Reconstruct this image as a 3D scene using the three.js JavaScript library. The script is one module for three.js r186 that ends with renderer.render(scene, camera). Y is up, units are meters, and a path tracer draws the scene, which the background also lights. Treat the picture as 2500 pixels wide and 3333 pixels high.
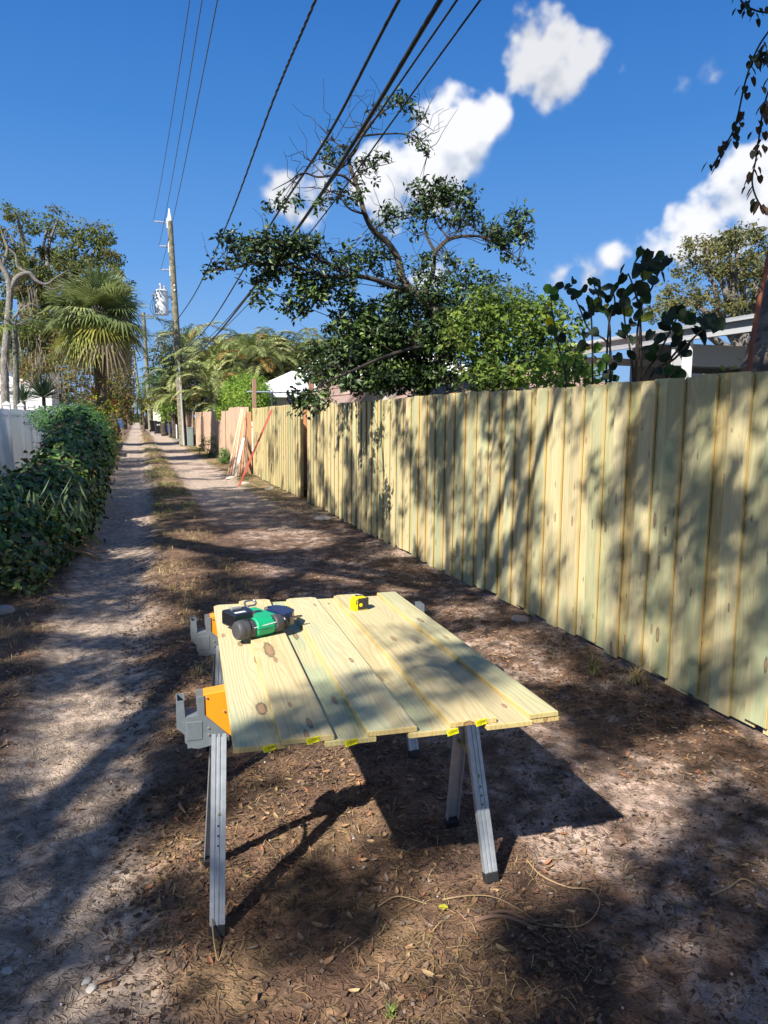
import * as THREE from 'three';
import { mergeGeometries } from 'three/addons/utils/BufferGeometryUtils.js';
import { RoundedBoxGeometry } from 'three/addons/geometries/RoundedBoxGeometry.js';

// ------------------------------------------------------------------ camera
const scene = new THREE.Scene();
const FOCAL = 2400, CX = 1250, CY = 1666.5, EYE = new THREE.Vector3(0, 1.6, 0);
const YAW = 18.46 * Math.PI / 180, PITCH = 7.3 * Math.PI / 180, ROLL = 0.5 * Math.PI / 180;
const fw = new THREE.Vector3(Math.sin(YAW) * Math.cos(PITCH), -Math.sin(PITCH), -Math.cos(YAW) * Math.cos(PITCH));
const rt0 = new THREE.Vector3(Math.cos(YAW), 0, Math.sin(YAW));
const up0 = new THREE.Vector3().crossVectors(rt0, fw);
const rt = rt0.clone().multiplyScalar(Math.cos(ROLL)).addScaledVector(up0, Math.sin(ROLL));
const up = up0.clone().multiplyScalar(Math.cos(ROLL)).addScaledVector(rt0, -Math.sin(ROLL));
const camera = new THREE.PerspectiveCamera(2 * Math.atan(1666.5 / FOCAL) * 180 / Math.PI, 0.75, 0.05, 2000);
camera.position.copy(EYE);
camera.quaternion.setFromRotationMatrix(new THREE.Matrix4().makeBasis(rt, up, fw.clone().negate()));

// photo pixel -> direction, and points where that direction meets a plane
const ray = (x, y) => new THREE.Vector3().addScaledVector(rt, (x - CX) / FOCAL).addScaledVector(up, (CY - y) / FOCAL).add(fw).normalize();
const onY = (x, y, h = 0) => { const d = ray(x, y); return EYE.clone().addScaledVector(d, (h - EYE.y) / d.y); };
const onX = (x, y, X) => { const d = ray(x, y); return EYE.clone().addScaledVector(d, (X - EYE.x) / d.x); };
const onZ = (x, y, Z) => { const d = ray(x, y); return EYE.clone().addScaledVector(d, (Z - EYE.z) / d.z); };
const toPixel = (v) => { const q = v.clone().sub(EYE), w = q.dot(fw); return w > 0.01 ? [CX + FOCAL * q.dot(rt) / w, CY - FOCAL * q.dot(up) / w] : null; };

// ------------------------------------------------------------------ small tools
function mulberry(a) { return () => { a |= 0; a = a + 0x6D2B79F5 | 0; let t = Math.imul(a ^ a >>> 15, 1 | a); t = t + Math.imul(t ^ t >>> 7, 61 | t) ^ t; return ((t ^ t >>> 14) >>> 0) / 4294967296; }; }
let rnd = mulberry(7);
const R = (a, b) => a + (b - a) * rnd();
const clamp = (x, a = 0, b = 1) => x < a ? a : x > b ? b : x;
const mix = (a, b, t) => a + (b - a) * t;
const sst = (a, b, x) => { const t = clamp((x - a) / (b - a)); return t * t * (3 - 2 * t); };
const hash2 = (i, j) => { let h = Math.imul(i, 374761393) + Math.imul(j, 668265263) | 0; h = Math.imul(h ^ h >>> 13, 1274126177); return ((h ^ h >>> 16) >>> 0) / 4294967296; };
function noise2(x, y) {
  const i = Math.floor(x), j = Math.floor(y), u = x - i, v = y - j, a = u * u * (3 - 2 * u), b = v * v * (3 - 2 * v);
  return mix(mix(hash2(i, j), hash2(i + 1, j), a), mix(hash2(i, j + 1), hash2(i + 1, j + 1), a), b);
}
function fbm2(x, y, o = 4) { let s = 0, a = 0.5, n = 0; for (let k = 0; k < o; k++) { s += a * noise2(x, y); n += a; a *= 0.5; x = x * 2.03 + 17.1; y = y * 2.03 + 5.7; } return s / n; }
const hash3 = (i, j, k) => hash2(i + Math.imul(k, 1013), j + Math.imul(k, 7919));
function noise3(x, y, z) {
  const k = Math.floor(z), w = z - k, c = w * w * (3 - 2 * w);
  const at = (q) => { const i = Math.floor(x), j = Math.floor(y), u = x - i, v = y - j, a = u * u * (3 - 2 * u), b = v * v * (3 - 2 * v); return mix(mix(hash3(i, j, q), hash3(i + 1, j, q), a), mix(hash3(i, j + 1, q), hash3(i + 1, j + 1, q), a), b); };
  return mix(at(k), at(k + 1), c);
}
function fbm3(x, y, z, o = 4) { let s = 0, a = 0.5, n = 0; for (let k = 0; k < o; k++) { s += a * noise3(x, y, z); n += a; a *= 0.5; x = x * 2.03 + 3.1; y = y * 2.03 + 7.7; z = z * 2.03 + 1.3; } return s / n; }
const V = (x, y, z) => new THREE.Vector3(x, y, z);

const taken = {};
function numbered(name) { const n = taken[name] = (taken[name] ?? -1) + 1; return n ? `${name}_${String(n).padStart(3, '0')}` : name; }
function tag(o, label, category, group) { o.userData = { label, category }; if (group) o.userData.group = group; return o; }
function thing(name, label, category, p = [0, 0, 0], turn = 0, group) {
  const o = new THREE.Group(); o.name = numbered(name); o.position.set(...p); o.rotation.y = turn; scene.add(o);
  return tag(o, label, category, group);
}
function part(name, geo, mat, parent) { const m = new THREE.Mesh(geo, mat); m.name = name; m.castShadow = m.receiveShadow = true; parent.add(m); return m; }
function single(name, geo, mat, label, category, group) { const m = part(numbered(name), geo, mat, scene); return tag(m, label, category, group); }
function structure(name, geo, mat) { const m = part(name, geo, mat, scene); m.userData.kind = 'structure'; return m; }
function stuffPart(name, geo, mat, parent) { const m = part(name, geo, mat, parent); m.userData.kind = 'stuff'; return m; }
const geoAt = (g, x = 0, y = 0, z = 0, rx = 0, ry = 0, rz = 0) => { if (rx) g.rotateX(rx); if (rz) g.rotateZ(rz); if (ry) g.rotateY(ry); return g.translate(x, y, z); };
const box = (w, h, d, x = 0, y = 0, z = 0, rx = 0, ry = 0, rz = 0) => geoAt(new THREE.BoxGeometry(w, h, d), x, y, z, rx, ry, rz);
const rbox = (w, h, d, r, x = 0, y = 0, z = 0, rx = 0, ry = 0, rz = 0) => geoAt(new RoundedBoxGeometry(w, h, d, 2, r), x, y, z, rx, ry, rz);
const cyl = (r0, r1, h, n = 16, x = 0, y = 0, z = 0, rx = 0, ry = 0, rz = 0) => geoAt(new THREE.CylinderGeometry(r1, r0, h, n), x, y, z, rx, ry, rz);
const plain = (g) => { const q = g.index ? g.toNonIndexed() : g; for (const k of Object.keys(q.attributes)) if (!['position', 'normal', 'uv'].includes(k)) q.deleteAttribute(k); return q; };
const merge = (list) => mergeGeometries(list.map(plain));
// a mesh whose y axis runs from a to b
function stretch(g, a, b, out) {
  const y = b.clone().sub(a).normalize(); let z = (out ?? V(0, 0, 1)).clone().addScaledVector(y, -(out ?? V(0, 0, 1)).dot(y)).normalize();
  const x = new THREE.Vector3().crossVectors(y, z);
  return g.applyMatrix4(new THREE.Matrix4().makeBasis(x, y, z).setPosition(a));
}
// tapered tube through points
function tube(points, radii, seg = 6, cap = true) {
  const n = points.length, pos = [], idx = [], uv = [];
  let side = null, len = 0;
  for (let i = 0; i < n; i++) {
    const t = points[Math.min(i + 1, n - 1)].clone().sub(points[Math.max(i - 1, 0)]).normalize();
    if (!side) { side = Math.abs(t.y) < 0.9 ? V(0, 1, 0) : V(1, 0, 0); }
    side = side.clone().addScaledVector(t, -side.dot(t)).normalize();
    const w = new THREE.Vector3().crossVectors(t, side);
    const r = typeof radii === 'number' ? radii : radii[i];
    if (i) len += points[i].distanceTo(points[i - 1]);
    for (let k = 0; k <= seg; k++) {
      const a = k / seg * Math.PI * 2, c = Math.cos(a) * r, s = Math.sin(a) * r;
      pos.push(points[i].x + side.x * c + w.x * s, points[i].y + side.y * c + w.y * s, points[i].z + side.z * c + w.z * s); uv.push(k / seg, len);
    }
  }
  const m = seg + 1;
  for (let i = 0; i < n - 1; i++) for (let k = 0; k < seg; k++) { const a = i * m + k, b = a + m; idx.push(a, a + 1, b, a + 1, b + 1, b); }
  if (cap) for (const [i, f] of [[0, 1], [n - 1, 0]]) { const c = pos.length / 3; pos.push(points[i].x, points[i].y, points[i].z); uv.push(0.5, i ? len : 0); for (let k = 0; k < seg; k++) { const a = i * m + k; f ? idx.push(c, a + 1, a) : idx.push(c, a, a + 1); } }
  const g = new THREE.BufferGeometry();
  g.setAttribute('position', new THREE.Float32BufferAttribute(pos, 3)); g.setAttribute('uv', new THREE.Float32BufferAttribute(uv, 2)); g.setIndex(idx); g.computeVertexNormals();
  return g;
}
const curve = (pts, n = 24) => new THREE.CatmullRomCurve3(pts).getPoints(n);
const lin = (r, g, b) => new THREE.Color().setRGB(r, g, b);
const std = (c, roughness = 0.8, more = {}) => new THREE.MeshStandardMaterial({ color: Array.isArray(c) ? lin(...c) : c, roughness, ...more });
function dataTex(w, h, fill, srgb = true) {
  const a = new Uint8Array(w * h * 4);
  fill(a);
  const t = new THREE.DataTexture(a, w, h, THREE.RGBAFormat);
  t.colorSpace = srgb ? THREE.SRGBColorSpace : THREE.NoColorSpace; t.magFilter = THREE.LinearFilter; t.minFilter = THREE.LinearMipmapLinearFilter; t.wrapS = t.wrapT = THREE.RepeatWrapping; t.generateMipmaps = true; t.needsUpdate = true;
  return t;
}
const enc = (x) => { x = clamp(x); return 255 * (x <= 0.0031308 ? x * 12.92 : 1.055 * Math.pow(x, 1 / 2.4) - 0.055); };

// ------------------------------------------------------------------ renderer, sun and sky
const renderer = new THREE.WebGLRenderer({ antialias: true });
renderer.toneMapping = THREE.LinearToneMapping;
const EXPOSURE = 1.9;
renderer.toneMappingExposure = EXPOSURE;
renderer.shadowMap.enabled = true;
const SUN = V(-0.675, 0.735, 0.55).normalize();      // towards the sun: behind the camera to the left, 40 degrees up
const sun = new THREE.DirectionalLight(lin(1, 0.93, 0.82), 5);
sun.position.copy(SUN).multiplyScalar(60); sun.target.position.set(0, 0, 0); sun.castShadow = true;
Object.assign(sun.shadow.camera, { left: -60, right: 60, top: 60, bottom: -60, near: 1, far: 200 }); sun.shadow.mapSize.set(4096, 4096);
scene.add(sun, sun.target);
{
  const W = 4096, H = 2048, a = new Float32Array(W * H * 4);
  // clouds: round blobs along each cloud, [photo px x, y, radius in px, brightness]; the same kind of clouds go on round the sky
  const blobs = [];
  const cloud = (list, lum, soft = 1) => list.forEach(([x, y, r, w = 1]) => { const d = ray(x, y); blobs.push({ d, r: r / FOCAL * 0.92, w, lum, soft }); });
  cloud([[1740, 125, 100], [1850, 80, 80], [1690, 195, 80], [1800, 205, 120], [1900, 185, 78], [1790, 270, 70], [1935, 150, 45]], 0.84);
  cloud([[1595, 365, 70], [1520, 375, 95], [1440, 335, 80], [1425, 420, 105], [1380, 520, 120], [1300, 600, 130], [1210, 560, 95], [1480, 470, 100], [1420, 620, 90], [1250, 700, 80, 0.8]], 1.0);
  cloud([[920, 620, 75, 0.8], [990, 650, 90, 0.8], [1060, 600, 80, 0.75], [940, 700, 60, 0.55], [1000, 720, 60, 0.5]], 0.9);
  cloud([[2480, 560, 110], [2400, 600, 95], [2330, 660, 80], [2440, 670, 120], [2300, 720, 95], [2360, 760, 95], [2200, 770, 75], [2250, 800, 85, 0.9], [2120, 800, 60, 0.85], [2040, 830, 55, 0.7], [2180, 690, 45, 0.5], [2560, 620, 150], [2660, 560, 130], [1985, 830, 40, 0.5]], 1.0);
  cloud([[1880, 890, 60, 0.42], [1800, 920, 60, 0.36], [1930, 920, 60, 0.34], [2030, 190, 45, 0.34], [2110, 270, 60, 0.33], [2190, 270, 45, 0.32], [2325, 240, 40, 0.27], [2060, 245, 50, 0.33], [1400, 900, 60, 0.4], [1330, 930, 60, 0.4]], 0.85);
  const rs = mulberry(41);
  for (let k = 0; k < 26; k++) {
    const az = rs() * Math.PI * 2, el = 0.12 + rs() * 0.75, c = V(Math.cos(az) * Math.cos(el), Math.sin(el), Math.sin(az) * Math.cos(el)), s = (0.03 + 0.05 * rs());
    const p = toPixel(EYE.clone().addScaledVector(c, 100)); if (p && p[0] > -1700 && p[0] < 4200 && p[1] > -1500) continue;
    for (let q = 0; q < 9; q++) { const d = V(c.x + (rs() - 0.5) * s * 5, c.y + (rs() - 0.5) * s * 2.2, c.z + (rs() - 0.5) * s * 5).normalize(); blobs.push({ d, r: s * (0.5 + rs()), w: 1, lum: 0.85 + 0.15 * rs(), soft: 1 }); }
  }
  const dens = (x, y, z, out) => {
    let s = 0, l = 0;
    for (const b of blobs) { const c = x * b.d.x + y * b.d.y + z * b.d.z; if (c < 0.9) continue; const q = 2 * (1 - c) / (b.r * b.r * 1.9); if (q < 1) { const f = b.w * (1 - q) * (1 - q); s += f; l += f * b.lum; } }
    if (out) out.lum = s ? l / s : 1;
    return s;
  };
  const up3 = V(0, 1, 0), o = {};
  for (let j = 0; j < H; j++) {
    const el = ((j + 0.5) / H - 0.5) * Math.PI, y = Math.sin(el), ch = Math.cos(el);
    const e = Math.max(0, el * 180 / Math.PI);
    // sky colour against height, as the photograph shows it
    const stops = [[0, 0.36, 0.56, 0.87], [5, 0.25, 0.49, 0.87], [11, 0.145, 0.375, 0.82], [20, 0.068, 0.255, 0.68], [30, 0.033, 0.168, 0.54], [55, 0.022, 0.14, 0.50], [90, 0.018, 0.12, 0.45]];
    let k = 0; while (k < stops.length - 2 && stops[k + 1][0] < e) k++;
    const t = clamp((e - stops[k][0]) / (stops[k + 1][0] - stops[k][0]));
    for (let i = 0; i < W; i++) {
      const az = ((i + 0.5) / W - 0.5) * Math.PI * 2, x = Math.cos(az) * ch, z = Math.sin(az) * ch;
      const c = [1, 2, 3].map((q) => mix(stops[k][q], stops[k + 1][q], t));
      const cs = x * SUN.x + y * SUN.y + z * SUN.z, glow = 0.25 * Math.pow(Math.max(0, cs), 6);
      c[0] += glow; c[1] += glow * 0.98; c[2] += glow * 0.9;
      if (el > 0.02) {
        let s = dens(x, y, z, o);
        if (s > 0.005) {
          const puff = (a, b, c) => 1 - Math.abs(2 * fbm3(a * 21, b * 21, c * 21, 3) - 1) * 1.6;
          const n = fbm3(x * 15, y * 15, z * 15, 6), n2 = puff(x, y, z), n3 = fbm3(x * 70 + 9, y * 70, z * 70, 5);
          const sn = 1 - Math.exp(-1.15 * s), q = sn * 1.3 + (n - 0.5) * 2.3 + (n2 - 0.55) * 0.5 + (n3 - 0.5) * 0.9, al = Math.pow(sst(0.46, 1.12, q), 0.9) * 0.97 * clamp(s * 2.6);
          if (al > 0) {
            // sunlit side (towards the sun, up and to the left) bright, far side greyer
            const LQ = 1 / Math.hypot(x - 0.016, y + 0.022, z + 0.004), X2 = (x - 0.016) * LQ, Y2 = (y + 0.022) * LQ, Z2 = (z + 0.004) * LQ, s2 = dens(X2, Y2, Z2), m = fbm3(X2 * 15, Y2 * 15, Z2 * 15, 4), m2 = puff(X2, Y2, Z2);
            const lit = clamp(0.74 + (sn - (1 - Math.exp(-1.15 * s2))) * 0.75 + (n - m) * 3.0 + (n2 - m2) * 0.6 + (n3 - 0.5) * 0.7);
            const w = mix(0.50, 1.0, lit) * o.lum, cl = [w, mix(0.57, 1.01, lit) * o.lum, mix(0.70, 1.05, lit) * o.lum];
            for (let q2 = 0; q2 < 3; q2++) c[q2] = mix(c[q2], cl[q2], al);
          }
        }
      }
      const p = (j * W + i) * 4; a[p] = c[0] / EXPOSURE; a[p + 1] = c[1] / EXPOSURE; a[p + 2] = c[2] / EXPOSURE; a[p + 3] = 1;
    }
  }
  const sky = new THREE.DataTexture(a, W, H, THREE.RGBAFormat, THREE.FloatType);
  sky.mapping = THREE.EquirectangularReflectionMapping; sky.magFilter = sky.minFilter = THREE.LinearFilter; sky.needsUpdate = true;
  scene.background = sky; scene.environment = sky;
}

// ------------------------------------------------------------------ ground
const trackL = (z) => { const t = clamp(-z / 20); return [mix(-0.62, -0.66, t), mix(-0.06, 0.34, t)]; };
function groundH(x, z) {
  const wob = (fbm2(x * 0.7 + 9, z * 0.7, 3) - 0.5) * 0.05;
  const [l, r] = trackL(z), c = (l + r) / 2, hw = (r - l) / 2;
  let h = wob * sst(0, 2, Math.abs(z) + 1);
  h -= 0.035 * (1 - sst(hw * 0.6, hw * 1.2, Math.abs(x - c)));
  h -= 0.03 * (1 - sst(0.35, 0.75, Math.abs(x - 1.65))) * sst(-10, -16, z);
  h += 0.03 * (1 - sst(0.1, 0.5, Math.abs(x - 0.62))) * sst(-8, -14, z);
  if (z > -14) h += 0.016 * (fbm2(x * 5, z * 5, 3) - 0.5) + 0.011 * (fbm2(x * 17 + 3, z * 17, 3) - 0.5);
  return h;
}
function groundColor(x, z) {
  const n1 = fbm2(x * 1.3 + 4, z * 1.3, 4), n2 = fbm2(x * 4 + 31, z * 4 + 7, 4), n3 = fbm2(x * 13 + 3, z * 13 + 11, 3);
  const far = sst(-9, -17, z);
  const sand = [0.43, 0.345, 0.278], soil = [0.128, 0.074, 0.047], pale = [0.42, 0.315, 0.26], straw = [0.30, 0.205, 0.105], grass = [0.10, 0.115, 0.035];
  const mx = (a, b, t) => a.map((v, k) => mix(v, b[k], t));
  let c = mx(soil, [0.178, 0.104, 0.067], n1);
  // pale sand showing through beside the fence and right of the table
  const right = sst(0.9, 1.5, x) * (1 - far);
  c = mx(c, pale, right * sst(0.45, 0.62, n1 * 0.32 + n2 * 0.33 + n3 * 0.35 + 0.03 * sst(1.3, 2.0, x)) * 0.85);
  // the verge and the strip between the wheel tracks
  const strip = sst(-0.15, 0.25, x + (n2 - 0.5) * 0.5) * (1 - sst(0.7, 1.15, x + (n2 - 0.5) * 0.7));
  c = mx(c, straw, strip * sst(0.42, 0.66, n2 * 0.6 + n3 * 0.4) * mix(0.5, 0.95, far));
  c = mx(c, grass, strip * far * sst(0.58, 0.68, n1) * 0.7);
  // wheel tracks
  const [l, r] = trackL(z), j = (n2 - 0.5) * 0.34 + (n3 - 0.5) * 0.12;
  const tl = sst(l - 0.16, l + 0.1, x + j) * (1 - sst(r - 0.12, r + 0.14, x + j));
  c = mx(c, sand.map((v) => v * mix(0.84, 1.12, n2 * 0.6 + n1 * 0.4)), tl * mix(0.86, 1, far));
  const tr = sst(0.85, 1.2, x + j) * (1 - sst(2.2, 2.6, x + j)) * sst(-9.5, -15, z + (n1 - 0.5) * 6);
  c = mx(c, sand.map((v) => v * mix(0.84, 1.2, n2)), tr);
  // whole width is sand where the alley opens by the pole
  c = mx(c, sand, sst(-33, -36, z + (n1 - 0.5) * 5) * (1 - sst(-44, -47, z)) * (1 - sst(2.2, 2.6, x + j)) * 0.85);
  const verge = far * sst(2.15, 2.5, x + j);
  c = mx(c, mx(straw, grass, sst(0.5, 0.62, n2)), verge * 0.8);
  const gravel = sst(2.2, 2.4, x + j * 0.4) * sst(-42, -43, z) * (1 - sst(-57, -60, z));
  c = mx(c, [0.22, 0.235, 0.26], gravel);
  const left = 1 - sst(-1.15, -0.7, x + j);
  c = mx(c, mx([0.115, 0.083, 0.056], straw, sst(0.5, 0.68, n2)), left * (1 - tl) * 0.85);
  { const d = sst(0.50, 0.70, fbm2(x * 8 + 61, z * 8 + 13, 4)) * (1 - far) * (tl > 0.5 ? 0.3 : 0.7); c = mx(c, [0.066, 0.038, 0.027], d); }   // dark mulch crumbs
  const yard = Math.max(sst(3.0, 3.3, x), 1 - sst(-2.8, -2.4, x));
  c = mx(c, mx(grass, soil, n1), yard * (1 - tl));
  return c;
}
{
  const axis = (fine, stepFine, lo, hi, grow) => { const out = []; for (let v = fine[0]; v <= fine[1] + 1e-6; v += stepFine) out.push(v); let s = stepFine, v = fine[1]; while (v < hi) { s *= grow; v += s; out.push(v); } s = stepFine; v = fine[0]; while (v > lo) { s *= grow; v -= s; out.unshift(v); } return out; };
  const xs = axis([-1.6, 3.2], 0.032, -420, 420, 1.17), zs = axis([-9, 0.6], 0.032, -700, 60, 1.03);
  const pos = [], col = [], uv = [], idx = [], m = xs.length;
  for (const z of zs) for (const x of xs) {
    pos.push(x, Math.abs(x) > 40 || z < -160 ? 0 : groundH(x, z), z);
    const c = Math.abs(x) > 40 ? [0.11, 0.105, 0.045] : groundColor(x, z); col.push(c[0] * 1.6, c[1] * 1.6, c[2] * 1.6); uv.push(x / 2.4, z / 2.4);
  }
  for (let j = 0; j < zs.length - 1; j++) for (let i = 0; i < m - 1; i++) { const a = j * m + i, b = a + m; idx.push(a, b, a + 1, a + 1, b, b + 1); }
  const g = new THREE.BufferGeometry();
  g.setAttribute('position', new THREE.Float32BufferAttribute(pos, 3)); g.setAttribute('color', new THREE.Float32BufferAttribute(col, 3)); g.setAttribute('uv', new THREE.Float32BufferAttribute(uv, 2)); g.setIndex(idx); g.computeVertexNormals();
  // grain of the soil: crumbs, chaff and fine roots; wraps every 2.4 m
  const S = 2048, lum = new Float32Array(S * S).fill(0.62), tint = new Float32Array(S * S), hgt = new Float32Array(S * S).fill(0.5);
  const wrap = (q) => ((q % S) + S) % S;
  for (let j = 0; j < S; j++) for (let i = 0; i < S; i++) {
    const u = i / S, v = j / S, w = (f, o) => { const a = fbm2(u * f + o, v * f, 3), b = fbm2((u - 1) * f + o, v * f, 3), c = fbm2(u * f + o, (v - 1) * f, 3), d = fbm2((u - 1) * f + o, (v - 1) * f, 3); return mix(mix(a, b, u), mix(c, d, u), v); };
    const n = j % 2 === 0 || true ? noise2(i * 0.25, j * 0.25) : 0, k = j * S + i;
    const f = w(60, 3);
    lum[k] = 0.62 * (1 + (f - 0.5) * 2.1 + (n - 0.5) * 0.35); hgt[k] = 0.42 + (f - 0.5) * 1.3 + (n - 0.5) * 0.15;
  }
  const rr = mulberry(5);
  for (let q = 0; q < 11000; q++) {           // mulch flakes
    const x0 = rr() * S, y0 = rr() * S, an = rr() * 3.14, L = 3 + rr() * rr() * 14, W = 1.5 + rr() * 3, v = rr() < 0.55 ? 0.2 + rr() * 0.25 : 0.6 + rr() * 0.5, tn = rr(), c = Math.cos(an), sn = Math.sin(an);
    for (let b = -W; b <= W; b++) for (let l = -L; l <= L; l++) { const e = (l / L) ** 2 + (b / W) ** 2; if (e > 1) continue; const k = wrap(Math.floor(y0 + l * sn + b * c)) * S + wrap(Math.floor(x0 + l * c - b * sn)); lum[k] = mix(lum[k], v, 0.75); tint[k] = tn; hgt[k] = Math.max(hgt[k], 0.55 + 0.35 * (1 - e)); }
  }
  for (let q = 0; q < 9000; q++) {            // straw and root hairs
    const x0 = rr() * S, y0 = rr() * S, an = rr() * 6.283, L = 12 + rr() * rr() * 60, wd = 2 + Math.floor(rr() * 2), v = rr() < 0.6 ? 0.8 + rr() * 0.4 : 0.2 + rr() * 0.25, tn = rr() * 0.8, bend = (rr() - 0.5) * 0.06;
    let a2 = an, x = x0, y = y0;
    for (let s = 0; s < L; s++) { x += Math.cos(a2); y += Math.sin(a2); a2 += bend; for (let b = 0; b < wd; b++) for (let d = 0; d < wd; d++) { const k = wrap(Math.floor(y) + b) * S + wrap(Math.floor(x) + d); lum[k] = mix(lum[k], v, 0.55); tint[k] = tn; hgt[k] = 0.9; } }
  }
  for (let q = 0; q < 2600; q++) {            // crumbs
    const x0 = rr() * S, y0 = rr() * S, r = 1.5 + rr() * rr() * 6, v = 0.35 + rr() * 0.55;
    for (let y = -r; y <= r; y++) for (let x = -r; x <= r; x++) { const d = (x * x + y * y) / r / r; if (d < 1) { const k = wrap(Math.floor(y0 + y)) * S + wrap(Math.floor(x0 + x)); lum[k] = mix(lum[k], v, 0.6); hgt[k] = Math.max(hgt[k], 0.5 + 0.45 * (1 - d)); } }
  }
  const map = dataTex(S, S, (a) => { for (let k = 0; k < S * S; k++) { const v = lum[k], t = tint[k]; a[k * 4] = enc(v * (1 + 0.12 * t)); a[k * 4 + 1] = enc(v * (1 - 0.02 * t)); a[k * 4 + 2] = enc(v * (1 - 0.3 * t)); a[k * 4 + 3] = 255; } });
  const bump = dataTex(S, S, (a) => { for (let k = 0; k < S * S; k++) { const v = 255 * clamp(hgt[k]); a[k * 4] = a[k * 4 + 1] = a[k * 4 + 2] = v; a[k * 4 + 3] = 255; } }, false);
  structure('ground', g, new THREE.MeshStandardMaterial({ map, bumpMap: bump, bumpScale: 0.012, vertexColors: true, roughness: 0.97 }));
}

// ------------------------------------------------------------------ wood: one sheet of eight boards, each 128 px wide and 1024 px long
function woodSheet(seed, base, alt, knotC, rim, greenC, amount) {
  const rs = mulberry(seed), S = 1024, out = new Float32Array(S * S * 3), hg = new Float32Array(S * S);
  for (let b = 0; b < 8; b++) {
    const knots = [], nk = 2 + Math.floor(rs() * 4);
    for (let k = 0; k < nk; k++) { const r = 3.5 + rs() * rs() * 13; knots.push({ u: 10 + rs() * 108, v: rs() * S, r, e: 1.1 + rs() * 0.9, d: rs() }); }
    const o = rs() * 100, f = 0.09 + rs() * 0.10, c0 = 30 + rs() * 70, cath = rs() < 0.55 ? 1 : 0.25, v0 = rs() * S, streak = rs() * 128, sw = 3 + rs() * 8, sa = rs() < 0.45 ? 0.55 : 0.1, tone = 0.92 + rs() * 0.14, gr = rs() < 0.6 ? 1 : 0.35;
    for (let v = 0; v < S; v++) for (let u = 0; u < 128; u++) {
      let du = u, kn = 0, rimA = 0;
      for (const q of knots) {
        const x = u - q.u, y = (v - q.v) / q.e * 0.62, d = Math.sqrt(x * x + y * y) / q.r + (noise2(u * 0.25 + q.v, v * 0.16) - 0.5) * 0.35;
        if (d < 5) du += x * 0.9 * Math.exp(-d * d * 0.28) * (1 + q.r * 0.05);
        if (d < 1.45) { kn = Math.max(kn, 1 - sst(0.75, 1.0, d)); rimA = Math.max(rimA, (q.d > 0.3 ? 1 : 0.4) * (1 - sst(0.0, 0.34, Math.abs(d - 0.98)))); }
      }
      const wv = fbm2(du * 0.02 + o, v * 0.0035 + o, 3), cx = du - c0 + (wv - 0.5) * 60;
      const ph = Math.abs(cx) * f * 3 + cath * Math.pow((v - v0) / 300, 2) * 2.5 + wv * 9;
      const ring = 0.5 + 0.5 * Math.sin(ph), late = Math.pow(ring, 3), fib = noise2(u * 0.9 + o, v * 0.03) * 0.6 + noise2(u * 0.45, v * 0.011 + o) * 0.4;
      const g = fbm2(u * 0.013 + o * 3, v * 0.0045 + o, 4), green = sst(0.5, 0.72, g) * gr * amount, warm = sst(0.52, 0.75, fbm2(u * 0.02 + o * 5, v * 0.003 + 40, 3));
      const st = sa * Math.exp(-Math.pow((u - streak - (fbm2(v * 0.006 + o, 3.3, 2) - 0.5) * 40) / sw, 2)) * sst(0.35, 0.6, fbm2(v * 0.006 + o, 1.7, 3));
      const k = (v * S + b * 128 + u) * 3;
      for (let c = 0; c < 3; c++) {
        let x = mix(base[c], alt[c], late * 0.42 + warm * 0.3);
        x = mix(x, greenC[c], green * 0.6);
        x = mix(x, alt[c] * 0.62, st * 0.7);
        x *= tone * (0.94 + 0.12 * fib);
        x = mix(x, knotC[c] * (0.8 + 0.35 * ring), kn * 0.85);
        x = mix(x, rim[c], rimA * 0.75);
        out[k + c] = x;
      }
      hg[v * S + b * 128 + u] = 0.5 + 0.25 * (fib - 0.5) - 0.3 * late - rimA * 0.3;
    }
  }
  const map = dataTex(S, S, (a) => { for (let k = 0; k < S * S; k++) { for (let c = 0; c < 3; c++) a[k * 4 + c] = enc(out[k * 3 + c]); a[k * 4 + 3] = 255; } });
  const bump = dataTex(S, S, (a) => { for (let k = 0; k < S * S; k++) { a[k * 4] = a[k * 4 + 1] = a[k * 4 + 2] = 255 * clamp(hg[k]); a[k * 4 + 3] = 255; } }, false);
  return { map, bump };
}
const pine = woodSheet(11, [0.565, 0.51, 0.315], [0.435, 0.33, 0.16], [0.33, 0.2, 0.115], [0.075, 0.042, 0.026], [0.36, 0.43, 0.285], 0.95);
const oldWood = woodSheet(23, [0.58, 0.42, 0.30], [0.47, 0.30, 0.19], [0.25, 0.14, 0.09], [0.12, 0.07, 0.045], [0.50, 0.42, 0.36], 0.6);
const woodMat = (s, c, r = 0.78) => new THREE.MeshStandardMaterial({ map: s.map, bumpMap: s.bump, bumpScale: 0.0016, roughness: r, color: lin(...c) });
const pineTones = [[1, 1.0, 0.98], [0.86, 0.91, 0.87], [1.03, 0.97, 0.88], [0.76, 0.83, 0.78], [0.95, 0.91, 0.87], [1.07, 1.06, 1.0], [0.95, 0.86, 0.68]].map((c) => woodMat(pine, c));
const oldTones = [[1, 1, 1], [0.9, 0.86, 0.86], [1.08, 1.05, 1.0], [0.8, 0.76, 0.78], [1.0, 0.78, 0.66], [0.8, 0.55, 0.44]].map((c) => woodMat(oldWood, c, 0.9));
const sawnEdge = woodMat(pine, [0.95, 0.77, 0.48]);     // sawn edges of the new boards are more orange than their faces
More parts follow.
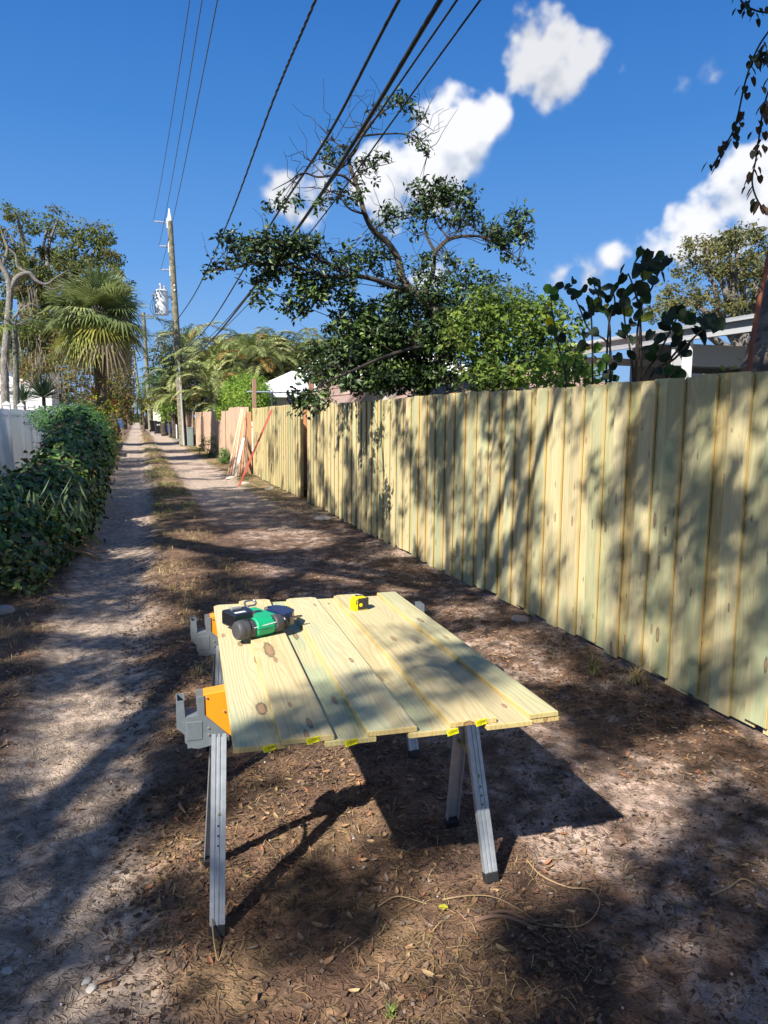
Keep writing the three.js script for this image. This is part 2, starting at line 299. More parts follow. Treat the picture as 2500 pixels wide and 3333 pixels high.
// a board: width along x, length along y from 0, thickness along z (front face at +z); dogs = corner cut at the top end
const boardCache = {};
function boardGeo(w, l, t, dog, slot, flip) {
  const key = [w, l, t, dog, slot, flip].join();
  if (boardCache[key]) return boardCache[key];
  const b = 0.0018, h = w / 2 - b, s = new THREE.Shape();
  s.moveTo(-h, b); s.lineTo(h, b);
  if (dog) { s.lineTo(h, l - dog - b); s.lineTo(h - dog, l - b); s.lineTo(-h + dog, l - b); s.lineTo(-h, l - dog - b); } else { s.lineTo(h, l - b); s.lineTo(-h, l - b); }
  s.closePath();
  const g = new THREE.ExtrudeGeometry(s, { depth: t - 2 * b, bevelEnabled: true, bevelThickness: b, bevelSize: b, bevelSegments: 1, steps: 1, curveSegments: 1 }).translate(0, 0, -t + b);
  const p = g.attributes.position, n = g.attributes.normal, uv = g.attributes.uv;
  for (let i = 0; i < p.count; i++) {
    let u = clamp((p.getX(i) + (Math.abs(n.getX(i)) > 0.7 ? p.getZ(i) : 0)) / 0.142 + 0.5, 0.02, 0.98), v = (p.getY(i) + (Math.abs(n.getY(i)) > 0.7 ? p.getZ(i) * 3 : 0)) / 1.86;
    if (flip & 1) u = 1 - u; if (flip & 2) v = 1 - v;
    uv.setXY(i, (slot + 0.015 + 0.97 * u) / 8, v);
  }
  return boardCache[key] = g;
}

// ------------------------------------------------------------------ the fences on the right
const FX = 2.985;     // front face of the new fence
const galv = std([0.50, 0.53, 0.56], 0.42, { metalness: 0.75 }), nailMat = std([0.22, 0.2, 0.18], 0.5, { metalness: 0.8 });
function picketFence(name, label, zNear, zFar, short) {
  const f = thing(name, label, 'fence', [FX, 0, 0]);
  rnd = mulberry(Math.round(100 + zNear * 10));
  let k = 0;
  for (let z = zNear; z > zFar; z -= 0.25, k++) {
    for (const layer of [0, 1]) {
      const zz = z - (layer ? 0.125 : 0) + R(-0.005, 0.005), bottom = groundH(FX, zz) + (layer ? R(-0.01, 0.03) : R(-0.02, 0.045)) * (z > -6 ? 1 : 0.6) + 0.012;
      let top = 1.83 + 0.03 * sst(-5, -3, z) + R(-0.007, 0.007) + 0.012 * Math.sin(z * 0.7);
      if (short && k === 0 && !layer) top = 1.6;
      const m = part('picket', boardGeo(0.14, 1.83, 0.016, 0.019, Math.floor(R(0, 8)), Math.floor(R(0, 4))), [pineTones[layer && rnd() < 0.25 ? 6 : Math.floor(R(0, 6))], sawnEdge], f);
      m.position.set(layer ? 0.023 : 0, bottom, zz); m.scale.set(layer ? 1.36 : 1, (top - bottom) / 1.83, 1); m.rotation.set(R(-0.006, 0.006), -Math.PI / 2, 0);
    }
  }
  for (const h of [0.28, 0.95, 1.6]) { const L = zNear - zFar; part('rail', box(0.038, 0.088, L, 0.057, h, (zNear + zFar) / 2), pineTones[2], f); }
  for (let z = zNear - 0.4; z > zFar + 0.2; z -= 2.4) part('post', box(0.089, 1.85, 0.089, 0.123, 0.9, z), pineTones[3], f);
  return f;
}
picketFence('picket_fence', 'long new pale pine board-on-board picket fence dappled by leaf shadows', 0.9, -13.42, false);
picketFence('picket_fence', 'short run of new pale pine picket fence behind the red bar, past the narrow gap', -14.22, -20.45, true);
{ // older fence from the leaning boards to the utility pole, and the weathered one beyond it
  const g = [0, 1, 2, 3, 4, 5, 6, 7].map((s) => { const q = box(0.11, 1.78, 0.018, 0, 0.89, 0), p = q.attributes.position, uv = q.attributes.uv; for (let i = 0; i < p.count; i++) uv.setXY(i, (s + 0.04 + 0.9 * clamp(p.getX(i) / 0.11 + 0.5)) / 8, p.getY(i) / 1.86); return q; });
  const f = thing('weathered_fence', 'older pinkish brown board fence between the leaning boards and the utility pole', 'fence', [FX - 0.02, 0, 0]);
  rnd = mulberry(77);
  for (let z = -21.0; z > -40.2; z -= 0.122) { const m = part('board', g[Math.floor(R(0, 8))], oldTones[Math.floor(R(0, 3))], f); m.position.set(R(-0.006, 0.006) + (z < -26.5 ? -0.03 : 0), groundH(3, z) + 0.01, z); m.rotation.set(R(-0.008, 0.008), Math.PI / 2, 0); m.scale.y = (z > -25.6 ? 1.05 : 1) + R(-0.006, 0.006); }
  for (const h of [0.35, 1.5]) part('rail', box(0.04, 0.09, 19.2, 0.045, h, -30.6), oldTones[1], f);
  part('corner_post', box(0.1, 1.72, 0.1, 0.0, 0.86, -20.76), woodMat(oldWood, [1.05, 0.8, 0.5], 0.9), f);
  const f2 = thing('weathered_fence', 'dark grey brown board fence running on beyond the utility pole behind the white pipes', 'fence', [FX - 0.05, 0, 0]);
  const dark = [woodMat(oldWood, [0.42, 0.36, 0.4], 0.95), woodMat(oldWood, [0.75, 0.62, 0.55], 0.95)];
  for (let z = -41.9; z > -74; z -= 0.2) { const m = part('board', g[Math.floor(R(0, 8))], dark[z > -47 || fbm2(z * 0.35, 3, 2) > 0.58 ? 1 : 0], f2); m.position.set(R(-0.01, 0.01), 0, z); m.rotation.y = Math.PI / 2; m.scale.set(1.7, 1 + R(-0.02, 0.02), 1); }
  for (const h of [0.35, 1.5]) part('rail', box(0.04, 0.09, 32, 0.045, h, -57.9), dark[0], f2);
}
{ // reddish old gate leaf just inside the gap
  const f = thing('old_gate', 'reddish brown old gate leaf standing open inside the fence gap', 'gate', [3.2, 0, -15.6]);
  rnd = mulberry(5);
  const red = woodMat(oldWood, [0.95, 0.62, 0.46], 0.9);
  for (let k = 0; k < 7; k++) { const m = part('board', boardGeo(0.14, 1.83, 0.016, 0, k, k % 4), red, f); m.position.set(0.02 + k * 0.145, k === 0 ? 0.55 : 0.03, R(-0.004, 0.004)); m.scale.y = k === 0 ? 0.68 : 0.97; }
  for (const h of [0.7, 1.5]) part('rail', box(1.0, 0.09, 0.04, 0.45, h, -0.04), red, f);
  const q = thing('debris_heap', 'dark heap of old boards lying inside the fence gap', 'boards', [3.25, 0, -14.9]);
  const dk = woodMat(oldWood, [0.3, 0.26, 0.26], 0.95);
  for (let k = 0; k < 7; k++) { const m = part('board', boardGeo(0.14, 1.83, 0.016, 0, k, 0), dk, q); m.rotation.set(-1.2 + R(-0.2, 0.2), R(-0.5, 0.5), 0); m.position.set(R(-0.05, 0.5), 0.02 + k * 0.05, 0.3 + R(-0.3, 0.2)); m.scale.y = 0.5; }
}
{ // tall posts
  for (const [x, z, h, l] of [[3.14, -20.95, 2.64, 'weathered wooden post sticking up behind the start of the older fence'], [3.3, -14.5, 2.52, 'tall weathered wooden post inside the fence gap, in front of the white roof']]) {
    const p = thing('wooden_post', l, 'post', [x, 0, z], 0.05);
    part('shaft', rbox(0.1, h, 0.1, 0.006, 0, h / 2, 0), woodMat(oldWood, [0.62, 0.5, 0.48], 0.95), p);
  }
}
{ // boards leaning on the older fence
  rnd = mulberry(31);
  const spots = [[741, 786, 1328, 0.06], [749, 789, 1331, 0.05], [757, 792, 1330, 0.065], [767, 795, 1336, 0.05], [776, 798, 1333, 0.06], [786, 801, 1340, 0.05]].map(([fx, tx, ty, w]) => { const f = onY(fx, 1545 + (fx - 741) * 0.12, 0), t = onX(tx, ty, 2.93); return [f.x, f.z, t.x, t.z, t.y, w]; });
  const words = ['outermost', 'second', 'third', 'fourth', 'fifth', 'innermost'];
  spots.forEach(([x, z, tx, tz, h, w], k) => {
    const a = V(x, groundH(x, z) + 0.004, z), b = V(tx, h, tz), L = a.distanceTo(b), o = thing('leaning_board', `reddish old fence board leaning on the older fence, ${words[k]} of its stack`, 'board', a.toArray(), 0, 'old boards leaning on the fence');
    const m = part('plank', boardGeo(w, 1.83, 0.04, 0, k, k % 4), oldTones[[2, 4, 0, 5, 4, 5][k]], o);
    const y = b.clone().sub(a).normalize(), zz = V(-0.75, 0, 0.66).addScaledVector(y, -V(-0.75, 0, 0.66).dot(y)).normalize();
    m.quaternion.setFromRotationMatrix(new THREE.Matrix4().makeBasis(new THREE.Vector3().crossVectors(y, zz), y, zz)); m.scale.y = L / 1.83;
  });
  const a = V(2.42, groundH(2.42, -19.75) + 0.01, -19.75), b = V(2.72, 1.02, -20.2), o = thing('short_board', 'short pale whitewashed board leaning against the stack of old boards', 'board', a.toArray());
  const m = part('plank', boardGeo(0.09, 1.83, 0.02, 0, 2, 1), std([0.72, 0.66, 0.56], 0.85), o), y = b.clone().sub(a), L = y.length(); y.normalize();
  const zz = V(-0.75, 0, 0.66).addScaledVector(y, -V(-0.75, 0, 0.66).dot(y)).normalize(); m.quaternion.setFromRotationMatrix(new THREE.Matrix4().makeBasis(new THREE.Vector3().crossVectors(y, zz), y, zz)); m.scale.y = L / 1.83;
  // red steel bar
  const c = V(2.18, groundH(2.18, -17.1) + 0.02, -17.1), d = V(2.945, 1.76, -17.0), r = thing('red_bar', 'long rust red steel bar leaning on the new fence', 'bar', c.toArray());
  const redM = std([0.36, 0.055, 0.035], 0.7), L2 = c.distanceTo(d), t = d.clone().sub(c).normalize();
  const ms = part('shaft', merge([box(0.045, L2, 0.012, 0, L2 / 2, 0), box(0.012, L2, 0.03, 0, L2 / 2, -0.02)]), redM, r);
  const z3 = V(-0.5, 0, 0.8).addScaledVector(t, -V(-0.5, 0, 0.8).dot(t)).normalize(); ms.quaternion.setFromRotationMatrix(new THREE.Matrix4().makeBasis(new THREE.Vector3().crossVectors(t, z3), t, z3));
}

// ------------------------------------------------------------------ sawhorses
const zinc = std([0.56, 0.60, 0.64], 0.46, { metalness: 0.55 }), greyPaint = std([0.2, 0.235, 0.265], 0.5, { metalness: 0.15 }), orange = std([0.86, 0.30, 0.015], 0.42), blackPlastic = std([0.018, 0.018, 0.02], 0.5), screwMat = std([0.6, 0.52, 0.46], 0.35, { metalness: 0.8 });
{ // worn zinc: spangle
  const t = dataTex(256, 256, (a) => { for (let k = 0; k < 65536; k++) { const x = k % 256, y = k >> 8, v = 0.8 + 0.2 * (0.6 * fbm2(x * 0.05, y * 0.02, 4) + 0.4 * noise2(x * 0.3, y * 0.3)); a[k * 4] = a[k * 4 + 1] = a[k * 4 + 2] = 255 * v; a[k * 4 + 3] = 255; } });
  zinc.map = t; greyPaint.map = t;
}
function legGeo(L) { // ribbed open channel, along y from 0
  const w = 0.023, d = 0.024, g = 0.0035, s = new THREE.Shape(), pts = [[-w, d], [-w, 0], [-0.011, 0], [-0.009, g], [-0.005, g], [-0.003, 0], [0.003, 0], [0.005, g], [0.009, g], [0.011, 0], [w, 0], [w, d], [w - 0.002, d], [w - 0.002, 0.006], [-w + 0.002, 0.006], [-w + 0.002, d]];
  pts.forEach(([x, y], i) => i ? s.lineTo(x, y) : s.moveTo(x, y)); s.closePath();
  return new THREE.ExtrudeGeometry(s, { depth: L, bevelEnabled: false, curveSegments: 1 }).rotateX(-Math.PI / 2);
}
function sawhorse(label, cx, cz, turn, half, feetNear, feetFar, extra) {
  const s = thing('sawhorse', label, 'sawhorse', [cx, 0, cz], turn, 'folding metal sawhorses under the boards');
  const TOP = 0.727;
  part('crossbeam', merge([rbox(2 * half - 0.46, 0.075, 0.052, 0.005, 0, TOP - 0.0375, 0), box(2 * half - 0.47, 0.012, 0.06, 0, TOP - 0.03, 0)]), zinc, s);
  for (const e of [-1, 1]) {
    // orange housing at the end of the beam
    const x1 = half, q = 0.00014, hs = new THREE.Shape(); // seen from the front, the beam end at local x = e * half
    const H = (px, py) => [e * (x1 - (px - 160) * q * 0.93), TOP + (390 - py) * 0.000165];
    const poly = (list, depth, z, bev) => { const sh = new THREE.Shape(); (e < 0 ? list : list.slice().reverse()).forEach(([a, b], i) => { const [x, y] = H(a, b); i ? sh.lineTo(x, y) : sh.moveTo(x, y); }); sh.closePath(); return new THREE.ExtrudeGeometry(sh, { depth, bevelEnabled: !!bev, bevelSize: bev, bevelThickness: bev, bevelSegments: 1, curveSegments: 1 }).translate(0, 0, z); };
    part('end_housing', poly([[825, 440], [840, 880], [1450, 1310], [1950, 1310], [1950, 400], [1450, 390]], 0.056, -0.028, 0.002), orange, s);
    const outline = [[160, 510], [335, 505], [360, 850], [650, 815], [640, 462], [815, 450], [820, 830], [1395, 1290], [1395, 1395], [660, 1500], [520, 1475], [345, 1350], [340, 1190], [160, 1040]];
    const prongX = (px) => H(px, 0)[0];
    const br = part('support_bracket', merge([poly(outline, 0.003, 0.031, 0.0006), poly(outline, 0.003, -0.034, 0.0006),
      box(0.003, 0.075, 0.062, prongX(172), TOP - 0.055, 0), box(0.003, 0.056, 0.062, prongX(345), TOP - 0.047, 0), box(0.038, 0.003, 0.062, prongX(505), TOP - 0.073, 0), box(0.05, 0.003, 0.062, prongX(590), TOP - 0.178, 0)]), greyPaint, s);
    part('pressed_panel', rbox(0.05, 0.062, 0.004, 0.0018, prongX(570), TOP - 0.122, 0.0345), greyPaint, br);
    for (const [px, py, z] of [[910, 1105, 0.0355], [915, 1240, 0.0355], [1335, 1325, 0.0355], [890, 505, 0.0315], [1300, 810, 0.0315]]) { const [x, y] = H(px, py); part('screw', cyl(0.0045, 0.0035, 0.004, 10, x, y, z, Math.PI / 2), screwMat, br); }
    // two legs, a brace and feet
    for (const zz of [1, -1]) {
      const fx = zz > 0 ? feetNear : feetFar, A = V(e * (half - 0.13), TOP - 0.14, zz * 0.035), B = V(e * fx[0], 0.012 + groundH(cx + e * fx[0], cz + zz * fx[1]), zz * fx[1]);
      const L = A.distanceTo(B), out = V(0, 0, zz), leg = part('leg', stretch(legGeo(L), B, A, out), zinc, s);
      part('foot_cap', stretch(rbox(0.05, 0.034, 0.034, 0.004, 0, 0.008, -0.013), B, A, out), blackPlastic, leg);
      for (let k = 0; k < 3; k++) part('bolt_hole', stretch(cyl(0.0032, 0.0032, 0.0016, 10, 0, L * 0.53 - k * 0.03, 0.0004, Math.PI / 2), B, A, out), blackPlastic, leg);
      if (zz > 0) { const M = A.clone().lerp(B, 0.42), N = V(A.x, 0, -A.z).setY(A.y).lerp(V(e * feetFar[0], 0, -feetFar[1]), 0.3), K = M.clone().add(N).multiplyScalar(0.5).add(V(0, 0.02, 0)); part('brace', merge([stretch(box(0.018, M.distanceTo(K), 0.004, 0, M.distanceTo(K) / 2, 0), M, K, V(1, 0, 0)), stretch(box(0.018, K.distanceTo(N), 0.004, 0, K.distanceTo(N) / 2, 0), K, N, V(1, 0, 0))]), std([0.36, 0.30, 0.14], 0.55, { metalness: 0.3 }), s); }
    }
  }
  return s;
}
sawhorse('folding grey metal sawhorse with orange ends under the labelled end of the boards', 0.655, -2.33, -0.035, 0.565, [0.463, 0.2], [0.462, 0.19]);
sawhorse('folding grey metal sawhorse with orange ends under the nail gun end of the boards', 0.742, -3.27, -0.02, 0.545, [0.455, 0.18], [0.455, 0.2]);

// ------------------------------------------------------------------ the boards laid across them, two layers
function barcodeTex() {
  const c = document.createElement('canvas'); c.width = 256; c.height = 128; const g = c.getContext('2d');
  g.fillStyle = '#d6cf10'; g.fillRect(0, 0, 256, 128); g.fillStyle = '#15150a';
  const rb = mulberry(9); let x = 24; while (x < 226) { const w = 2 + Math.floor(rb() * 6); g.fillRect(x, 30, w, 58); x += w + 2 + Math.floor(rb() * 5); }
  g.fillRect(60, 14, 110, 6); g.fillRect(30, 98, 150, 5); g.fillRect(30, 108, 110, 4); g.fillRect(238, 24, 8, 70);
  const t = new THREE.CanvasTexture(c); t.colorSpace = THREE.SRGBColorSpace; return t;
}
const tagMat = new THREE.MeshStandardMaterial({ map: barcodeTex(), roughness: 0.4 });
{
  const lower = 0.743, upper = 0.7592, sawnTable = woodMat(pine, [1.0, 0.86, 0.6]);
  //        near x, near z, far x, far z, layer, width, label
  const list = [
    [0.281, -1.848, 0.376, -3.361, 0, 0.14, 3, 'pale pine board with a big dark ringed knot, edge piece beside the orange brackets', 0.6],
    [0.404, -1.825, 0.488, -3.352, 1, 0.14, 2, 'pine board under the nail gun with a brown streak along it, upper layer', 0.55],
    [0.518, -1.815, 0.604, -3.345, 0, 0.14, 0, 'blue green tinted pine board sunk between two raised boards by the nail gun nose', 0.5],
    [0.634, -1.808, 0.702, -3.327, 1, 0.14, 5, 'raised pine board with no label, next to the tape measure board', null],
    [0.750, -1.798, 0.826, -3.340, 0, 0.14, 6, 'low pine board tucked against the tape measure board on the nail gun side', 0.75],
    [0.871, -1.798, 0.928, -3.328, 1, 0.14, 1, 'raised pine board with the tape measure standing on its far end', 0.6],
    [0.978, -1.782, 1.046, -3.327, 0, 0.14, 4, 'low pine board between the tape measure board and the narrow strips', null],
    [1.088, -1.785, 1.122, -3.320, 1, 0.092, 7, 'narrow ripped pine strip on top at the outer edge of the boards', null],
    [1.094, -1.788, 1.128, -3.310, 0, 0.092, 2, 'narrow ripped pine strip lying directly beneath another strip', null],
  ];
  list.forEach(([nx, nz, fx, fz, layer, w, slot, label, tagAt], k) => {
    const y = layer ? upper : lower, L = Math.hypot(fx - nx, fz - nz), a = Math.atan2(fx - nx, -(fz - nz));
    const o = thing('pine_board', label, 'board', [nx, y, nz], -a, 'pine boards laid across the sawhorses');
    const g = boardGeo(w, 1.525, 0.0158, w > 0.1 ? 0.019 : 0, slot, k % 3);
    const m = part('plank', g, [pineTones[[0, 2, 1, 0, 5, 2, 4, 1, 3][k]], sawnTable], o); m.rotation.x = -Math.PI / 2; m.scale.y = L / 1.525;
    if (tagAt != null) { const t = part('barcode_label', box(0.034, 0.016, 0.0008), tagMat, o); t.rotation.set(-0.12, 0, 0.2); t.position.set((tagAt - 0.5) * w * 1.6, -0.0085, 0.0022); }
  });
}

// ------------------------------------------------------------------ nail gun lying on its side
{
  const o = thing('nail_gun', 'green and black cordless nail gun lying on the pine boards', 'nail gun', [0.335, 0.7596, -2.735], Math.atan2(0.11, 0.28)); o.scale.setScalar(0.93);
  // local: x along the barrel, z towards the camera is positive, so "away" is -z
  const green = std([0.01, 0.36, 0.16], 0.38), char = std([0.055, 0.055, 0.062], 0.55), black = std([0.012, 0.012, 0.016], 0.3), navy = std([0.012, 0.022, 0.075], 0.28), steel = std([0.2, 0.18, 0.16], 0.4, { metalness: 0.8 }), white = std([0.75, 0.78, 0.8], 0.4);
  const prof = (list, seg = 20) => new THREE.LatheGeometry(list.map(([x, r]) => new THREE.Vector2(r, x)), seg).rotateZ(-Math.PI / 2).translate(0, 0.041, 0);
  const cap = part('motor_cap', prof([[-0.01, 0], [-0.01, 0.031], [-0.004, 0.037], [0.006, 0.0400], [0.018, 0.0405], [0.0185, 0.0385], [0.021, 0.0385], [0.0215, 0.0405], [0.04, 0.0405], [0.045, 0.039], [0.066, 0.0395], [0.07, 0.036], [0.07, 0]]), char, o);
  part('cap_ring', prof([[0.040, 0.0412], [0.0445, 0.0412], [0.0445, 0.039], [0.040, 0.039]]), black, cap);
  const body = part('barrel', prof([[0.07, 0], [0.07, 0.0395], [0.08, 0.041], [0.15, 0.0385], [0.16, 0.036], [0.16, 0]]), green, o);
  part('stripe', box(0.105, 0.0035, 0.002, 0.108, 0.0545, 0.0372, 0, 0, 0.06), white, body);
  part('front_housing', prof([[0.16, 0], [0.16, 0.037], [0.172, 0.039], [0.2, 0.037], [0.206, 0.030], [0.206, 0]]), char, o);
  part('front_collar', merge([prof([[0.206, 0], [0.206, 0.031], [0.232, 0.028], [0.238, 0.02], [0.238, 0]]), rbox(0.03, 0.045, 0.03, 0.004, 0.22, 0.04, -0.03)]), black, o);
  part('nose', merge([rbox(0.035, 0.022, 0.026, 0.003, 0.253, 0.042, -0.012), rbox(0.05, 0.010, 0.012, 0.002, 0.282, 0.046, -0.016), box(0.018, 0.03, 0.01, 0.255, 0.040, 0.004), cyl(0.006, 0.004, 0.02, 10, 0.312, 0.046, -0.016, 0, 0, -Math.PI / 2)]), steel, o);
  for (let k = 0; k < 5; k++) part('vent_slot', box(0.003, 0.0016, 0.02, 0.028 + k * 0.007, 0.0815, 0.004), black, cap);
  for (const [x, a] of [[0.083, 0.9], [0.15, 0.9], [0.178, 0.7], [0.056, 0.75]]) part('screw', cyl(0.0035, 0.0035, 0.003, 8, x, 0.041 + Math.sin(a) * 0.039, Math.cos(a) * 0.039, Math.PI / 2 - a), steel, body);
  part('seam', box(0.09, 0.0012, 0.0012, 0.115, 0.0415, 0.0408), black, body);
  // D-shaped handle and battery
  const shp = (pts, d, y0, bev = 0.006) => { const s = new THREE.Shape(); pts.forEach(([x, z], i) => i ? s.lineTo(x, -z) : s.moveTo(x, -z)); s.closePath(); return new THREE.ExtrudeGeometry(s, { depth: d - 2 * bev, bevelEnabled: true, bevelSize: bev, bevelThickness: bev, bevelSegments: 2, curveSegments: 2 }).rotateX(-Math.PI / 2).translate(0, y0 + bev, 0); };
  const handle = part('handle', merge([shp([[0.10, -0.03], [0.19, -0.03], [0.215, -0.05], [0.215, -0.07], [0.21, -0.12], [0.205, -0.215], [0.165, -0.215], [0.15, -0.12]], 0.044, 0.019)]), green, o);
  part('emblem', rbox(0.028, 0.002, 0.03, 0.0009, 0.178, 0.0637, -0.14), black, handle);
  part('grip', shp([[0.145, -0.12], [0.162, -0.13], [0.165, -0.22], [0.10, -0.22], [0.12, -0.18], [0.135, -0.16]], 0.05, 0.015), char, handle);
  const bat = part('battery', merge([shp([[0.065, -0.235], [0.165, -0.235], [0.16, -0.18], [0.14, -0.13], [0.065, -0.13]], 0.066, 0.003, 0.008)]), black, o);
  part('battery_label', box(0.05, 0.001, 0.018, 0.098, 0.0695, -0.155), white, bat); part('latch', rbox(0.05, 0.014, 0.02, 0.004, 0.11, 0.070, -0.215), std([0.2, 0.2, 0.22], 0.5), bat);
  part('trigger', rbox(0.012, 0.02, 0.03, 0.004, 0.225, 0.04, -0.1), black, handle);
  part('belt_hook', tube(curve([V(0.18, 0.055, -0.21), V(0.175, 0.07, -0.25), V(0.20, 0.075, -0.285), V(0.235, 0.075, -0.275), V(0.225, 0.065, -0.245), V(0.185, 0.062, -0.25)], 24), 0.0045, 6), std([0.35, 0.37, 0.4], 0.3, { metalness: 0.9 }), o);
  // magazine from the nose back to the battery side
  const mag = part('magazine', shp([[0.235, -0.015], [0.27, -0.02], [0.305, -0.06], [0.31, -0.12], [0.285, -0.165], [0.245, -0.17], [0.225, -0.14], [0.235, -0.08]], 0.034, 0.036, 0.005), navy, o);
  part('magazine_end', rbox(0.022, 0.04, 0.035, 0.004, 0.232, 0.05, -0.15), std([0.12, 0.12, 0.13], 0.5), mag);
  part('magazine_rail', shp([[0.222, -0.15], [0.24, -0.155], [0.262, -0.03], [0.247, -0.02]], 0.012, 0.022, 0.002), steel, mag);
}
// ------------------------------------------------------------------ tape measure
{
  const o = thing('tape_measure', 'yellow and black tape measure standing on a raised pine board', 'tape measure', [0.905, 0.7596, -3.045], 0.22); o.scale.setScalar(0.9);
  const yel = std([0.80, 0.66, 0.0], 0.4), blk = std([0.03, 0.03, 0.032], 0.55);
  const s = new THREE.Shape(); s.moveTo(-0.038, 0.002); s.lineTo(0.034, 0.002); s.quadraticCurveTo(0.039, 0.03, 0.034, 0.056); s.quadraticCurveTo(0.02, 0.068, -0.006, 0.068); s.quadraticCurveTo(-0.034, 0.066, -0.039, 0.04); s.closePath();
  const ext = (d, sc) => new THREE.ExtrudeGeometry(s, { depth: d, bevelEnabled: true, bevelSize: 0.003, bevelThickness: 0.003, bevelSegments: 2, curveSegments: 5 }).scale(sc, sc, 1);
  part('case', ext(0.042, 0.97).translate(0, 0.001, -0.021), yel, o);
  part('rubber_grip', merge([rbox(0.062, 0.058, 0.054, 0.006, 0.009, 0.032, 0.0), ...[0, 1, 2, 3].map((k) => rbox(0.003, 0.05, 0.057, 0.001, 0.01 + k * 0.008, 0.033, 0))]), blk, o);
  part('lock_button', rbox(0.03, 0.012, 0.022, 0.003, -0.004, 0.067, 0), blk, o);
  part('dial', cyl(0.009, 0.009, 0.002, 16, -0.006, 0.028, 0.0275, Math.PI / 2), yel, o);
  part('emblem', rbox(0.014, 0.003, 0.014, 0.001, -0.003, 0.0735, 0), std([0.45, 0.43, 0.42], 0.5), o);
  part('mark', merge([box(0.010, 0.004, 0.0012, -0.026, 0.05, 0.0236), box(0.010, 0.004, 0.0012, -0.026, 0.035, 0.0236), box(0.004, 0.016, 0.0012, -0.030, 0.042, 0.0236)]), blk, o);
}

// ------------------------------------------------------------------ foliage tools
class Leaves {
  constructor() { this.p = []; this.c = []; }
  tri(a, b, c, col) { const p = this.p; p.push(a[0], a[1], a[2], b[0], b[1], b[2], c[0], c[1], c[2]); for (let k = 0; k < 3; k++) this.c.push(col[0], col[1], col[2]); }
  // a folded leaf: from base p, along d, width side s, face normal n
  leaf(p, d, s, n, L, W, col, kind = 0) {
    const at = (f, w, h) => [p[0] + d[0] * L * f + s[0] * W * w + n[0] * W * h, p[1] + d[1] * L * f + s[1] * W * w + n[1] * W * h, p[2] + d[2] * L * f + s[2] * W * w + n[2] * W * h];
    if (kind === 0) { const b = at(0, 0, 0), t = at(1, 0, -0.1), l = at(0.45, -0.5, 0.16), r = at(0.45, 0.5, 0.16); this.tri(b, r, t, col); this.tri(b, t, l, col); }
    else if (kind === 2) { // broad round leaf, cupped, with a wavy rim
      const n8 = 12, rim = [], c = at(0.45, 0, -0.03);
      for (let i = 0; i < n8; i++) { const a = i / n8 * 6.283 + 0.26, w = 1 + 0.06 * Math.sin(i * 2.3); rim.push(at(0.5 - 0.5 * Math.cos(a) * w, 0.5 * Math.sin(a) * w * (1 - 0.12 * Math.cos(a + 3.14)), 0.01 + 0.03 * Math.sin(i * 1.7))); }
      for (let i = 0; i < n8; i++) this.tri(c, rim[i], rim[(i + 1) % n8], col);
    } else { // heart or round leaf, six faces
      const b = at(0.1, 0, 0), t = at(1, 0, -0.12), m = at(0.5, 0, -0.03), l1 = at(0, -0.34, 0.1), l2 = at(0.36, -0.52, 0.16), l3 = at(0.74, -0.36, 0.04), r1 = at(0, 0.34, 0.1), r2 = at(0.36, 0.52, 0.16), r3 = at(0.74, 0.36, 0.04);
      this.tri(b, l1, l2, col); this.tri(b, l2, m, col); this.tri(m, l2, l3, col); this.tri(m, l3, t, col); this.tri(b, r2, r1, col); this.tri(b, m, r2, col); this.tri(m, r3, r2, col); this.tri(m, t, r3, col);
    }
  }
  // leaf with a random turn that faces roughly along "face"
  random(p, face, spread, L, W, col, kind = 0) {
    let nx = face[0] + (rnd() - 0.5) * 2 * spread, ny = face[1] + (rnd() - 0.5) * 2 * spread, nz = face[2] + (rnd() - 0.5) * 2 * spread; const q = Math.hypot(nx, ny, nz) || 1; nx /= q; ny /= q; nz /= q;
    let dx = rnd() - 0.5, dy = rnd() - 0.5, dz = rnd() - 0.5; const w = dx * nx + dy * ny + dz * nz; dx -= w * nx; dy -= w * ny; dz -= w * nz; const m = Math.hypot(dx, dy, dz) || 1; dx /= m; dy /= m; dz /= m;
    this.leaf(p, [dx, dy, dz], [ny * dz - nz * dy, nz * dx - nx * dz, nx * dy - ny * dx], [nx, ny, nz], L, W, col, kind);
  }
  geo() {
    const g = new THREE.BufferGeometry(), p = new Float32Array(this.p);
    g.setAttribute('position', new THREE.BufferAttribute(p, 3)); g.setAttribute('color', new THREE.BufferAttribute(new Float32Array(this.c), 3)); g.computeVertexNormals();
    return g;
  }
}
const leafMat = (roughness = 0.62, more = {}) => new THREE.MeshStandardMaterial({ vertexColors: true, roughness, side: THREE.DoubleSide, ...more });
const thinLeaf = new THREE.MeshPhysicalMaterial({ vertexColors: true, roughness: 0.95, transmission: 0.38, thickness: 0, side: THREE.DoubleSide, specularIntensity: 0.4 });
const glossLeaf = leafMat(0.5), dullLeaf = leafMat(0.8);
const barkTex = dataTex(256, 512, (a) => { for (let k = 0; k < 256 * 512; k++) { const x = k % 256, y = k >> 8, n = fbm2(x * 0.09, y * 0.03, 4), m = noise2(x * 0.4, y * 0.22), l = sst(0.62, 0.7, fbm2(x * 0.03 + 50, y * 0.03, 4)); const v = mix(0.45 + 0.5 * n + 0.15 * (m - 0.5), 1.0, l * 0.5); a[k * 4] = a[k * 4 + 1] = a[k * 4 + 2] = 255 * clamp(v); a[k * 4 + 3] = 255; } });
